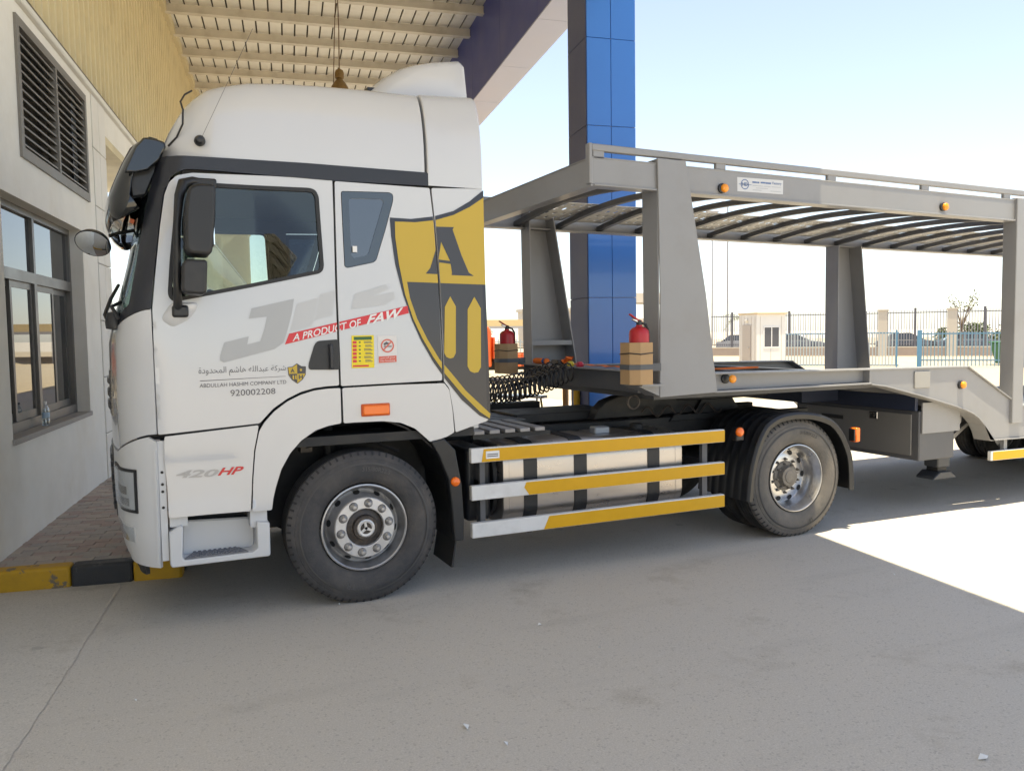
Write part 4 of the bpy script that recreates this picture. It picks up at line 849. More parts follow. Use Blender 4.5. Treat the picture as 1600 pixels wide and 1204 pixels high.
dtext('banner_lettering', 'FAW', T['d_red_t2'], D_WHITE, sleeper, .0055, bold=.03, shear=.2)
ar = '\uFEB7\uFEAE\uFEDB\uFE94 \uFECB\uFE92\uFEAA\uFE8D\uFEDF\uFEE0\uFEEA \uFEEB\uFE8E\uFEB7\uFEE2 \uFE8D\uFEDF\uFEE4\uFEA4\uFEAA\uFEED\uFEA9\uFE93'
dtext('company_name_arabic', ar[::-1], T['d_arab'], D_DARK, door, .0035, bold=-.006)
dpoly('company_rule', T['d_line'], D_DARK, door, .0035)
dtext('company_name', 'ABDULLAH HASHIM COMPANY LTD', T['d_eng'], D_DARK, door, .0035)
dtext('phone_number', '920002208', T['d_num'], D_DARK, door, .0035)
dtext('power_figure', '420', T['d_420'], D_SIL, skirt, .0035, bold=.028, shear=.25)
dtext('power_letters', 'HP', T['d_hp'], D_RED, skirt, .0035, bold=.028, shear=.25)
# large shield over sleeper and fairing
dpoly('shield_edge', T['sh_outer'], D_EDGE, fairing, .003, grid=.12, step=.12)
inner = inset(T['sh_outer'], .026); dpoly('shield_field', [(x, z) for x, z in inner], D_BLK, fairing, .0045, grid=.12, step=.12)
dpoly('shield_gold', T['sh_gold'], D_GOLD, fairing, .006, grid=.12, step=.12)
dpoly('shield_letter', T['sh_A'], D_BLK, fairing, .0075, holes=[T['sh_Ah']])
for k in ('sh_b1', 'sh_b2'): dpoly('shield_bar', T[k], D_GOLD, fairing, .0075)
# small shield by the company name
lg = T['d_logo']; lo_ = [(-.486, 1.632), (-.455, 1.634), (-.426, 1.655), (-.397, 1.636), (-.368, 1.634), (-.371, 1.58), (-.392, 1.548), (-.426, 1.522), (-.460, 1.548), (-.481, 1.58)]
dpoly('emblem_edge', lo_, D_EDGE, door, .003); li = inset(lo_, .004); dpoly('emblem_field', li, D_GOLD, door, .0045)
dpoly('emblem_quarter', [(-.425, 1.588), (-.372, 1.588), (-.372, 1.630), (-.398, 1.632), (-.425, 1.650)], D_BLK, door, .006)
dpoly('emblem_quarter', [(-.427, 1.588), (-.478, 1.588), (-.458, 1.552), (-.427, 1.528)], D_BLK, door, .006)
dtext('emblem_letter', 'A', [(-.468, 1.622), (-.442, 1.622), (-.442, 1.596), (-.468, 1.596)], D_BLK, door, .0075, bold=.02)
dtext('emblem_letter', 'H', [(-.416, 1.580), (-.390, 1.580), (-.390, 1.552), (-.416, 1.552)], D_BLK, door, .0075, bold=.03)
for a in (-.456, -.440): dpoly('emblem_bar', [(a, 1.578), (a+.009, 1.578), (a+.009, 1.55), (a, 1.555)], D_GOLD, door, .0075)
dpoly('emblem_dot', [(-.402+.008*math.cos(t*.785), 1.612+.008*math.sin(t*.785)) for t in range(8)], D_GOLD, door, .0075)
# stickers
def rect(q, a, b, c, d):
    tl, tr_, br, bl_ = [Vector(v) for v in q]; P = lambda s, t: tuple((bl_*(1-s)+br*s)*(1-t)+(tl*(1-s)+tr_*s)*t)
    return [P(a, d), P(b, d), P(b, c), P(a, c)]
yq = T['d_yel']; dpoly('safety_sticker', yq, D_YEL, sleeper, .003)
dpoly('sticker_header', rect(yq, .10, .90, .86, .96), D_GRN, sleeper, .0045)
for k in range(6):
    z = .75-k*.115
    dpoly('sticker_icon', rect(yq, .05, .22, z, z+.08), D_RED, sleeper, .0045); dpoly('sticker_dot', rect(yq, .32, .40, z+.02, z+.06), D_GRN, sleeper, .0045)
    for j in range(2): dpoly('sticker_text', rect(yq, .55+.05*(k % 2), .93-.06*(j), z+.01+j*.04, z+.03+j*.04), D_DARK, sleeper, .0045)
dpoly('sticker_foot', rect(yq, .05, .75, .04, .09), D_RED, sleeper, .0045)
nq = T['d_nos']; dpoly('no_smoking_sticker', nq, mat('decal_offwhite', (.66, .64, .63), .4), sleeper, .003)
SALM = mat('decal_salmon', (.62, .12, .08), .4)
dpoly('sticker_caption', rect(nq, .03, .97, .03, .26), SALM, sleeper, .0045)
dtext('sticker_lettering', 'No Smoking', rect(nq, .12, .88, .055, .125), D_WHITE, sleeper, .006)
dtext('sticker_lettering', '\uFEE6\uFEF4\uFEA7\uFEAA\uFE98\uFEDF\uFE8D \uFECA\uFEE8\uFEE4\uFEE3', rect(nq, .12, .88, .15, .24), D_WHITE, sleeper, .006)
c0 = Vector(rect(nq, .5, .5, .63, .63)[0]); ring = [(c0.x+.046*math.cos(t*math.pi/12), c0.y+.046*math.sin(t*math.pi/12)) for t in range(24)]
dpoly('prohibition_ring', ring, SALM, sleeper, .0045, holes=[[(c0.x+.037*math.cos(t*math.pi/12), c0.y+.037*math.sin(t*math.pi/12)) for t in range(24)]])
dpoly('prohibition_bar', [(c0.x-.033, c0.y-.027), (c0.x-.027, c0.y-.033), (c0.x+.033, c0.y+.027), (c0.x+.027, c0.y+.033)], SALM, sleeper, .006)
dpoly('cigarette', [(c0.x-.025, c0.y-.008), (c0.x+.030, c0.y-.008), (c0.x+.030, c0.y-.001), (c0.x-.025, c0.y-.001)], D_DARK, sleeper, .005)
for a, b, r in ((-.018, .012, .009), (-.006, .018, .010), (.006, .013, .008)): dpoly('smoke_puff', [(c0.x+a+r*math.cos(t*.785), c0.y+b+r*math.sin(t*.785)) for t in range(8)], D_DARK, sleeper, .005)

# ---------------------------------------------------------------- wheels
def tyre_profile(b=.305, w=.30, R0=.522):
    p = [(b, .035), (b+.012, .020), (b+.05, .004), (b+.10, -.004), (b+.14, .002), (b+.165, .012), (b+.168, .016), (b+.185, .022), (R0-.012, .034), (R0, .046)]
    a = .046; rib = (w-2*a)/5; pr = list(p)
    for k in range(5):
        pr += [(R0, a+k*rib+.002), (R0, a+(k+1)*rib-.010)]
        if k < 4: pr += [(R0-.014, a+(k+1)*rib-.008), (R0-.014, a+(k+1)*rib+.000)]
    return pr+[(r, w-y) for r, y in reversed(p)]
def ring_text(o, s, r, ang, size, y, m, bold=.01):
    """raised sidewall lettering set round the tyre"""
    v, f = text_mesh(s, bold, 0, 2); x0 = min(a for a, _ in v); x1 = max(a for a, _ in v); V = []
    for a, b_ in v:
        t = ang-(a-(x0+x1)/2)*size/r; q = r+(b_-.35)*size; V.append((q*math.cos(t), y, q*math.sin(t)))
    flat_mesh('sidewall_lettering', V, f, m, o)
SIDEW = mat('sidewall_lettering', (.085, .082, .080), .6)
SIDEW2 = mat('sidewall_lettering_dark', (.04, .038, .036), .6)
RINGM = mat('sidewall_sheen_band', (.075, .072, .070), .7, var=.15, vscale=6)  # paler than the tyre: a sheen painted as colour
def wheel(x, y, sgn, kind, txt=True):
    """wheel part > tyre, ring, nuts; local y points into the lorry"""
    c = (x, y, .522)
    if kind == 'front':
        prof = [(.300, .030), (.298, .018), (.290, .016), (.283, .022), (.278, .05), (.262, .075), (.255, .105), (.243, .112), (.226, .085), (.208, .045), (.204, .038)]
    else:
        prof = [(.300, .030), (.298, .018), (.291, .016), (.284, .024), (.278, .06), (.262, .085), (.257, .13), (.250, .175), (.236, .190), (.21, .176), (.17, .168), (.135, .166), (.10, .166)]
    w_ = lathe('wheel', prof, RIM if kind == 'front' else RIM2, tr, n=56); w_.location = c
    if sgn < 0: w_.rotation_euler.z = math.pi
    ty = lathe('tyre', tyre_profile()[:13], RUBBER if kind == 'front' else RUBBER2, w_, n=72, smooth=30)
    lathe('tread', tyre_profile()[12:], TREAD, w_, n=72, smooth=30)
    q = MB()
    for k in range(64):
        a = k*math.pi/32; ca, sa = math.cos(a), math.sin(a); d = .007; vs = []
        for r, yy in ((.496, .024), (.5226, .042), (.5226, .062)):
            for e_ in (-d, d): vs.append((r*ca-e_*sa, yy-.0015, r*sa+e_*ca))
        q.add(vs, [(0, 1, 3, 2), (2, 3, 5, 4)])
    tag(q.build('shoulder_notches', SEALR, w_), kind='stuff')
    lathe('sidewall_sheen_band', [(.436, -.0055), (.441, -.0045), (.447, -.002), (.449, .001)], RINGM, w_, n=72)  # ring whose paler colour paints the sheen on the sidewall
    if kind == 'front':
        lathe('wheel_ring', [(.207, .05), (.207, .018), (.202, .013), (.135, .010), (.130, .014), (.128, .04)], RIMC, w_, n=56)
        lathe('hub', [(.128, .042), (.10, .034), (.088, .030), (.085, .004), (.080, -.002), (.062, -.002)], HUB, w_, n=40)
        lathe('hub_cap', [(.062, -.002), (.060, -.012), (.052, -.016), (.040, -.014), (.038, -.006)], RIMC, w_, n=32); lathe('hub_cap_disc', [(.039, -.005), (0, -.005)], HUB, w_, n=24)
        for k in range(3):
            a = k*2*math.pi/3+math.pi/2+.15
            q = MB(); p0 = Vector((math.cos(a), 0, math.sin(a))); t0 = Vector((-math.sin(a), 0, math.cos(a)))
            tip = p0*.046; bs = t0*.010; q.add([(*(-bs-p0*.004),), (*(bs-p0*.004),), (*(tip+bs*.7),), (*(tip-bs*.7),)]+[(*(-bs-p0*.004+Vector((0, -.006, 0))),), (*(bs-p0*.004+Vector((0, -.006, 0))),), (*(tip+bs*.7+Vector((0, -.006, 0))),), (*(tip-bs*.7+Vector((0, -.006, 0))),)], [(0, 1, 2, 3), (7, 6, 5, 4), (0, 4, 5, 1), (1, 5, 6, 2), (2, 6, 7, 3), (3, 7, 4, 0)])
            o = q.build('hub_cap_spoke', RIMC, w_); o.location.y = -.007
        q = MB().lathe([(.028, .012), (.028, .004), (.024, -.002), (.017, -.010), (.017, -.022), (.012, -.027), (0, -.028)], (0, 0, 0), 14); me = q.mesh('wheel_nut', 40); me.materials.append(RIM)
        qd = MB().lathe([(.031, .0125), (.0285, .0085)], (0, 0, 0), 16); md = qd.mesh('nut_recess'); md.materials.append(HUB)
        for k in range(10):
            a = k*math.pi/5+math.pi/2-.12
            for mm in (me, md): o = obj(mm.name.split('.')[0], mm, None, w_); o.location = (.168*math.cos(a), 0, .168*math.sin(a))
        for k in range(10):
            a = k*math.pi/5+math.pi/2+.19; q = MB(); ax = Vector((math.cos(a), 0, math.sin(a))); tt = Vector((-math.sin(a), 0, math.cos(a)))
            ring = []
            for t in range(14):
                an = t*2*math.pi/14; d = math.cos(an)*.013; ring.append(ax*(.236+d)+tt*math.sin(an)*.024+Vector((0, .098-.002+(d)*1.30, 0)))
            q.add([tuple(p) for p in ring], [tuple(range(14))]); q.build('hand_hole_shade', DARKV, w_)  # flat dark disc painting the shade of a hole
        MB().box((-.02, .0195, -.292), (.05, .0215, -.284)).build('rim_sticker', D_WHITE, w_)
    else:
        lathe('hub', [(.135, .166), (.128, .155), (.10, .150), (.088, .125), (.086, .105), (.085, .100), (.06, .096), (.055, .090), (.0, .088)], HUBD, w_, n=36)
        q = MB().lathe([(.020, .02), (.020, .0), (.016, -.012), (.010, -.022), (.010, -.04), (0, -.042)], (0, 0, 0), 10); me = q.mesh('wheel_nut', 40); me.materials.append(HUBD)
        for k in range(10):
            a = k*math.pi/5+.3; o = obj('wheel_nut', me, None, w_); o.location = (.150*math.cos(a), .165, .150*math.sin(a)); o.scale = (.75, .7, .75)
            a = k*math.pi/5; q = MB(); ax = Vector((math.cos(a), 0, math.sin(a))); tt = Vector((-math.sin(a), 0, math.cos(a)))
            if k % 2 == 0 or True:
                q.add([tuple(ax*(.212+.022*math.cos(t*.45))+tt*math.sin(t*.45)*.028+Vector((0, .1735+.0045*math.cos(t*.45), 0))) for t in range(14)], [tuple(range(14))]); q.build('hand_hole_shade', DARKV, w_)  # dark disc in place of a shaded opening
        for k in range(8):
            a = k*math.pi/4+.2; o = obj('hub_bolt', me, None, w_); o.location = (.112*math.cos(a), .145, .112*math.sin(a)); o.scale = (.55, .6, .55)
    if txt:
        if kind == 'front':
            ring_text(w_, 'ARROW', .402, R(108), .060, -.0078, SIDEW) if False else None
            ring_text(w_, 'TR', .405, R(256), .060, -.0085, SIDEW); ring_text(w_, '315/80R22.5', .405, R(80), .040, -.0085, SIDEW)
            ring_text(w_, 'STEER', .40, R(62), .050, -.0085, SIDEW) if False else None
        else:
            ring_text(w_, '315/80R22.5', .405, R(74), .040, -.0085, SIDEW2)
            ring_text(w_, 'LE', .415, R(290), .050, -.0085, SIDEW2)
            ring_text(w_, 'CROWN', .405, R(325), .046, -.0085, SIDEW) if False else None
    return w_
wf = wheel(0, 0, 1, 'front'); wheel(0, W, -1, 'front', False); wf.rotation_euler.y = R(2)
wheel(WB, .015, 1, 'rear'); wheel(WB, W-.015, -1, 'rear', False)
for y in (.345, W-.345-.30):
    o = lathe('inner_tyre', tyre_profile(), TREAD, tr, n=56, smooth=30); o.location = (WB, y, .522)
tube('front_axle', [(0, .15, .50), (0, W-.15, .50)], .07, CHASSIS, tr); tube('rear_axle', [(WB, .2, .522), (WB, W-.2, .522)], .10, CHASSIS, tr)
MB().lathe([(0, -.22), (.15, -.2), (.2, 0), (.15, .2), (0, .22)], (WB, W/2, .522), 20, 'y').build('differential', CHASSIS, tr, smooth=40)
# arch lining over the front wheel
def arch(name, c, r, a0, a1, y0, y1, m, th=.012, n=22, lip=0.):
    vs = []
    for rr in (r, r+th):
        for i in range(n+1):
            a = R(a0+(a1-a0)*i/n); vs += [(c[0]+rr*math.cos(a), y0, c[1]+rr*math.sin(a)), (c[0]+rr*math.cos(a), y1, c[1]+rr*math.sin(a))]
    N = 2*(n+1); fs = []
    for i in range(n):
        k = 2*i; fs += [(k, k+1, k+3, k+2), (N+k, N+k+2, N+k+3, N+k+1), (k, k+2, N+k+2, N+k), (k+1, N+k+1, N+k+3, k+3)]
    fs += [(0, N, N+1, 1), (N-2, N-1, 2*N-1, 2*N-2)]
    q = MB(); q.add(vs, fs); return q.build(name, m, tr, smooth=50)
for a, b in ((.05, .62), (W-.62, W-.05)):
    arch('wheel_arch_liner', (-.02, .56), .70, 20, 175, a, b, CHASSIS)
box('arch_front_wall', (-.66, .12, .45), (-.63, .62, 1.1), CHASSIS, tr)
box('arch_dark_panel', (-.68, .63, .45), (.66, .65, 1.26), CHASSIS, tr); box('arch_dark_panel', (-.68, W-.65, .45), (.66, W-.63, 1.26), CHASSIS, tr)  # dark panels added to close off the arches and keep them dark
# suspension bits glimpsed in the arch
tube('shock_absorber', [(-.12, .42, .6), (-.16, .42, 1.2)], .045, CHASSIS, tr)
tube('air_pipe', [(-.42, .30, 1.16), (-.30, .24, 1.13), (-.05, .22, 1.15), (.12, .22, 1.14)], .012, CHROME, tr, n=6)
tube('brake_hose', [(-.35, .2, 1.08), (-.2, .2, 1.11), (.1, .2, 1.09), (.3, .2, 1.0)], .014, SEALR, tr, n=6)
box('leaf_spring', (-.7, .66, .60), (.75, .76, .68), CHASSIS, tr)
box('arch_box', (.08, .25, 1.06), (.20, .40, 1.17), CHASSIS, tr, bevel=.01); box('arch_bracket', (-.36, .35, 1.02), (-.28, .45, 1.2), HUB, tr)
# mudguard behind the front wheel, with flap
for s in (0, 1):
    y = (lambda a: a) if s == 0 else (lambda a: W-a)
    pl = T['fmud']; prism('front_mudguard', pl, *sorted((y(-.015), y(.045))), BLACKP, tr, bevel=.01, seg=2)
    q = MB(); ed = [pl[0], pl[9], pl[8], pl[7], pl[6]]; vs = [(x, y(.04), z) for x, z in ed]+[(x, y(.52), z) for x, z in ed]+[(x+.02, y(.52), z) for x, z in ed]+[(x+.02, y(.04), z) for x, z in ed]
    n = 5; q.add(vs, [(i+a*n, i+1+a*n, i+1+((a+1) % 4)*n, i+((a+1) % 4)*n) for i in range(n-1) for a in range(4)]+[(0, n, 2*n, 3*n), (n-1, 4*n-1, 3*n-1, 2*n-1)]); q.build('mudguard_inner', CHASSIS, tr)
    MB().prism([(.655, .355), (.665, .355), (.635, .16), (.62, .16)], *sorted((y(.02), y(.42)))).build('mud_flap', BLACKP, tr)
lamp('round_reflector', (.648, -.016, .786), .031, AMBER)

# ---------------------------------------------------------------- frame, tank and guards
for y in (.80, W-.88):
    rl = MB().box((-1.1, y, .76), (4.75, y+.08, 1.04)).build('chassis_rail', CHASSIS, tr, bevel=.006)
    if y < 1:
        for k in range(26):
            x = 1.0+k*.085+.02*math.sin(k*1.7)
            if k % 7 == 6: continue
            lathe('rail_hole', [(.013, -.002), (0, -.002)], DARKV, rl, c=(x, .80, .985-.03*(k % 3 == 0)), n=8)
for x in (.9, 1.9, 2.9, 4.6): box('cross_member', (x, .88, .80), (x+.12, W-.88, 1.0), CHASSIS, tr)
box('rear_crossbar', (4.73, .35, .40), (4.83, W-.35, .52), GREYD, tr, bevel=.008)
box('crossbar_hanger', (4.66, .80, .45), (4.74, .90, .8), CHASSIS, tr); box('crossbar_hanger', (4.66, W-.9, .45), (4.74, W-.8, .8), CHASSIS, tr)
# tank: rounded section extruded along x
def rsec(y0, y1, z0, z1, r, n=6):
    o = []
    for cy, cz, a in ((y1-r, z1-r, 0), (y0+r, z1-r, 90), (y0+r, z0+r, 180), (y1-r, z0+r, 270)):
        for k in range(n+1): t = R(a+90*k/n); o.append((cy+r*math.cos(t), cz+r*math.sin(t)))
    return o
def xprism(name, sec, xs, m, parent=tr, smooth=35, sc=None):
    n = len(sec); cy = sum(a for a, _ in sec)/n; cz = sum(b for _, b in sec)/n; vs = []
    for i, x in enumerate(xs):
        k = sc[i] if sc else 1; vs += [(x, cy+(a-cy)*k, cz+(b-cz)*k) for a, b in sec]
    fs = [(i*n+k, i*n+(k+1) % n, (i+1)*n+(k+1) % n, (i+1)*n+k) for i in range(len(xs)-1) for k in range(n)]+[tuple(range(n)), tuple(range((len(xs)-1)*n+n-1, (len(xs)-1)*n-1, -1))]
    q = MB(); q.add(vs, fs); return q.build(name, m, parent, smooth=smooth)
sec = rsec(.10, .76, .385, 1.005, .15)
tk = xprism('fuel_tank', sec, [1.065, 1.075, 1.10, 2.66, 2.69, 2.70], ALU, sc=[.94, .985, 1, 1, .985, .94])
for x in (1.12, 2.62): xprism('weld_seam', rsec(.098, .762, .383, 1.007, .152), [x, x+.012], ALU, tk)
for x in (1.24, 1.672, 2.35):
    xprism('tank_strap', rsec(.094, .766, .379, 1.011, .155), [x, x+.112], BLACKP, tk)
    box('strap_bracket', (x+.02, .16, .315), (x+.09, .62, .385), CHASSIS, tk, bevel=.006)
    tube('strap_bolt', [(x+.055, .13, .42), (x+.055, .13, .325)], .011, HUB, tk, n=6); lathe('strap_nut', [(0, .318), (.022, .318), (.022, .338), (0, .338)], HUB, tk, c=(x+.055, .13, 0), n=6, axis='z')
lathe('filler_cap', [(.055, 1.0), (.055, 1.045), (.045, 1.055), (0, 1.056)], CHASSIS, tk, c=(2.45, .42, 0), axis='z', n=20)
box('tank_sender', (1.98, .30, 1.0), (2.12, .40, 1.06), mat('zinc_grey', (.30, .33, .38), .4, metal=.6), tk, bevel=.01)
# battery box and reservoirs ahead of the tank
box('battery_box', (.80, .16, .44), (1.00, .74, .98), BLACKP, tr, bevel=.03, seg=2)
xprism('air_reservoir', rsec(.16, .70, .42, .98, .2), [1.01, 1.02, 1.052, 1.06], CHASSIS, sc=[.8, .98, .98, .8])
box('guard_post', (.86, .04, .37), (.90, .12, 1.0), GREYD, tr); box('guard_post', (2.84, .03, .36), (2.89, .07, 1.0), GREYD, tr)
for x in (.86, 2.84): box('guard_bracket', (x, .07, .70), (x+.05, .82, .76), CHASSIS, tr)
g = T['guards']; gy = T['gyel']
for i, (zt, zb, cut) in enumerate(((1.010, .905, [(gy[0]), (gy[1])]), (.740, .633, [gy[2], gy[3], gy[4]]), (.468, .360, [gy[5], gy[6]]))):
    rl = box('guard_rail', (.772, -.020, zb), (3.031, .030, zt), RAILW, tr, bevel=.006, seg=2)
    top = zt-.008; bot = zb+.004
    if i == 0: pl = [(.869, top), (3.029, top), (3.029, bot), (.852, bot)]
    elif i == 1: pl = [(1.205, top), (3.029, top), (3.029, bot), (1.228, bot), (1.188, (top+bot)/2+.01)]
    else: pl = [(1.392, top), (3.029, top), (3.029, bot), (1.346, bot)]
    prism('reflective_tape', pl, -.0225, -.0195, YELLOW, rl)
    if i == 0:
        prism('certificate_plate', [(.885, .985), (.99, .985), (.99, .930), (.885, .930)], -.0245, -.0222, D_WHITE, rl)
        for k in range(2): prism('plate_print', [(.895, .965-k*.014), (.98, .965-k*.014), (.98, .958-k*.014), (.895, .958-k*.014)], -.0256, -.0244, D_DARK, rl)
# rear mudguards: ribbed arch with a rolled outer lip
def rear_guard(s):
    y = (lambda a: a) if s == 0 else (lambda a: W-a)
    path = T['rmud']; path = [(3.285, .37)]+path+[(4.50, .36)]
    sm = []
    for i in range(len(path)-1):
        for k in range(4): t = k/4; sm.append((path[i][0]*(1-t)+path[i+1][0]*t, path[i][1]*(1-t)+path[i+1][1]*t))
    sm.append(path[-1]); sm = [((sm[max(i-2, 0)][0]+sm[max(i-1, 0)][0]+sm[i][0]+sm[min(i+1, len(sm)-1)][0]+sm[min(i+2, len(sm)-1)][0])/5, (sm[max(i-2, 0)][1]+sm[max(i-1, 0)][1]+sm[i][1]+sm[min(i+1, len(sm)-1)][1]+sm[min(i+2, len(sm)-1)][1])/5) for i in range(len(sm))]
    c = (3.89, .50); prof = [(-.035, .012), (-.052, .0), (-.050, -.012), (-.012, -.02), (.0, -.014), (.010, .0)]
    for k in range(6): prof += [(.010, .05+k*.1), (.013, .055+k*.1), (.013, .08+k*.1), (.010, .085+k*.1)]
    prof += [(.010, .66), (-.004, .66), (-.004, .03)]
    vs = []; n = len(prof)
    for i, (px, pz) in enumerate(sm):
        a = Vector(sm[max(i-1, 0)]); b2 = Vector(sm[min(i+1, len(sm)-1)]); t = (b2-a).normalized(); nn = Vector((-t.y, t.x))
        for d, yy in prof: vs.append((px+nn.x*d, y(yy), pz+nn.y*d))
    m = len(sm); fs = [(i*n+k, i*n+(k+1) % n, (i+1)*n+(k+1) % n, (i+1)*n+k) for i in range(m-1) for k in range(n)]+[tuple(range(n)), tuple(range((m-1)*n+n-1, (m-1)*n-1, -1))]
    q = MB(); q.add(vs, fs); return q.build('rear_mudguard', BLACKP, tr, smooth=35)
rg = rear_guard(0); rear_guard(1)
lamp('round_reflector', (3.20, -.0, .976), .036, AMBER); box('reflector_bracket', (3.17, -.002, .90), (3.25, .06, 1.01), BLACKP, tr, bevel=.008)
box('tail_marker', (4.515, -.02, .80), (4.57, .06, .93), AMBER, tr, bevel=.012, seg=2); box('tail_marker_base', (4.50, -.01, .81), (4.517, .05, .92), BLACKP, tr)
# catwalk behind the cab
for k in range(6):
    y = .86+k*.135; MB().prism_z([(.98, y), (1.62, y), (1.62, y+.10), (.98, y+.10)], 1.09, 1.10).build('catwalk_plank', GREYD, tr)
for k in range(5): MB().box((.86+k*.125, .14, 1.085), (.86+k*.125+.085, .80, 1.115)).build('catwalk_channel', mat('galvanised_grating', (.27, .26, .26), .5, metal=.5, var=.15, vscale=9), tr, bevel=.004)
box('catwalk_bearer', (.86, .16, 1.05), (1.5, .20, 1.083), CHASSIS, tr)
box('frame_box', (1.6, 1.0, 1.04), (2.6, 1.6, 1.12), CHASSIS, tr, bevel=.01)
box('frame_rail_cap', (1.2, 1.75, 1.06), (2.2, 1.9, 1.16), CHASSIS, tr)
# fifth wheel: tilting plate with rocker, and mounting plate
MB().prism([(3.05, 1.0), (3.10, 1.06), (4.3, 1.06), (4.36, 1.0)], .78, W-.78).build('fifth_wheel_mount', CHASSIS, tr, bevel=.006)
q = MB(); ring = []
for k in range(25):
    t = k/24*math.pi; ring.append((3.50-.52*math.sin(t), W/2-.50*math.cos(t)))
ring += [(4.25, W/2+.42), (4.32, W/2+.14), (3.66, W/2+.05), (3.66, W/2-.05), (4.32, W/2-.14), (4.25, W/2-.42)]
q.prism_z(ring, 1.185, 1.245); fw_ = q.build('fifth_wheel', CHASSIS, tr, bevel=.01)
for y in (.82, W-.90): MB().prism([(3.35, 1.05), (3.45, 1.19), (3.80, 1.19), (3.90, 1.05)], y, y+.08).build('fifth_wheel_bracket', CHASSIS, tr)
pts = [(2.72+.13*k, .80, 1.09+.075*(.5-.5*math.cos(k*math.pi))) for k in range(7)]
tube('wavy_hose', [(2.75+.02*k, .79, 1.10+.045*math.sin(k*.55)) for k in range(46)], .010, HUB, tr, n=5)
arc = [(2.30, 1.05), (2.34, 1.14), (2.42, 1.21), (2.55, 1.25), (3.0, 1.26), (3.3, 1.24), (3.45, 1.18), (3.52, 1.06)]
MB().prism(arc, .86, 1.0).build('coupling_guard', CHASSIS, tr, bevel=.01)

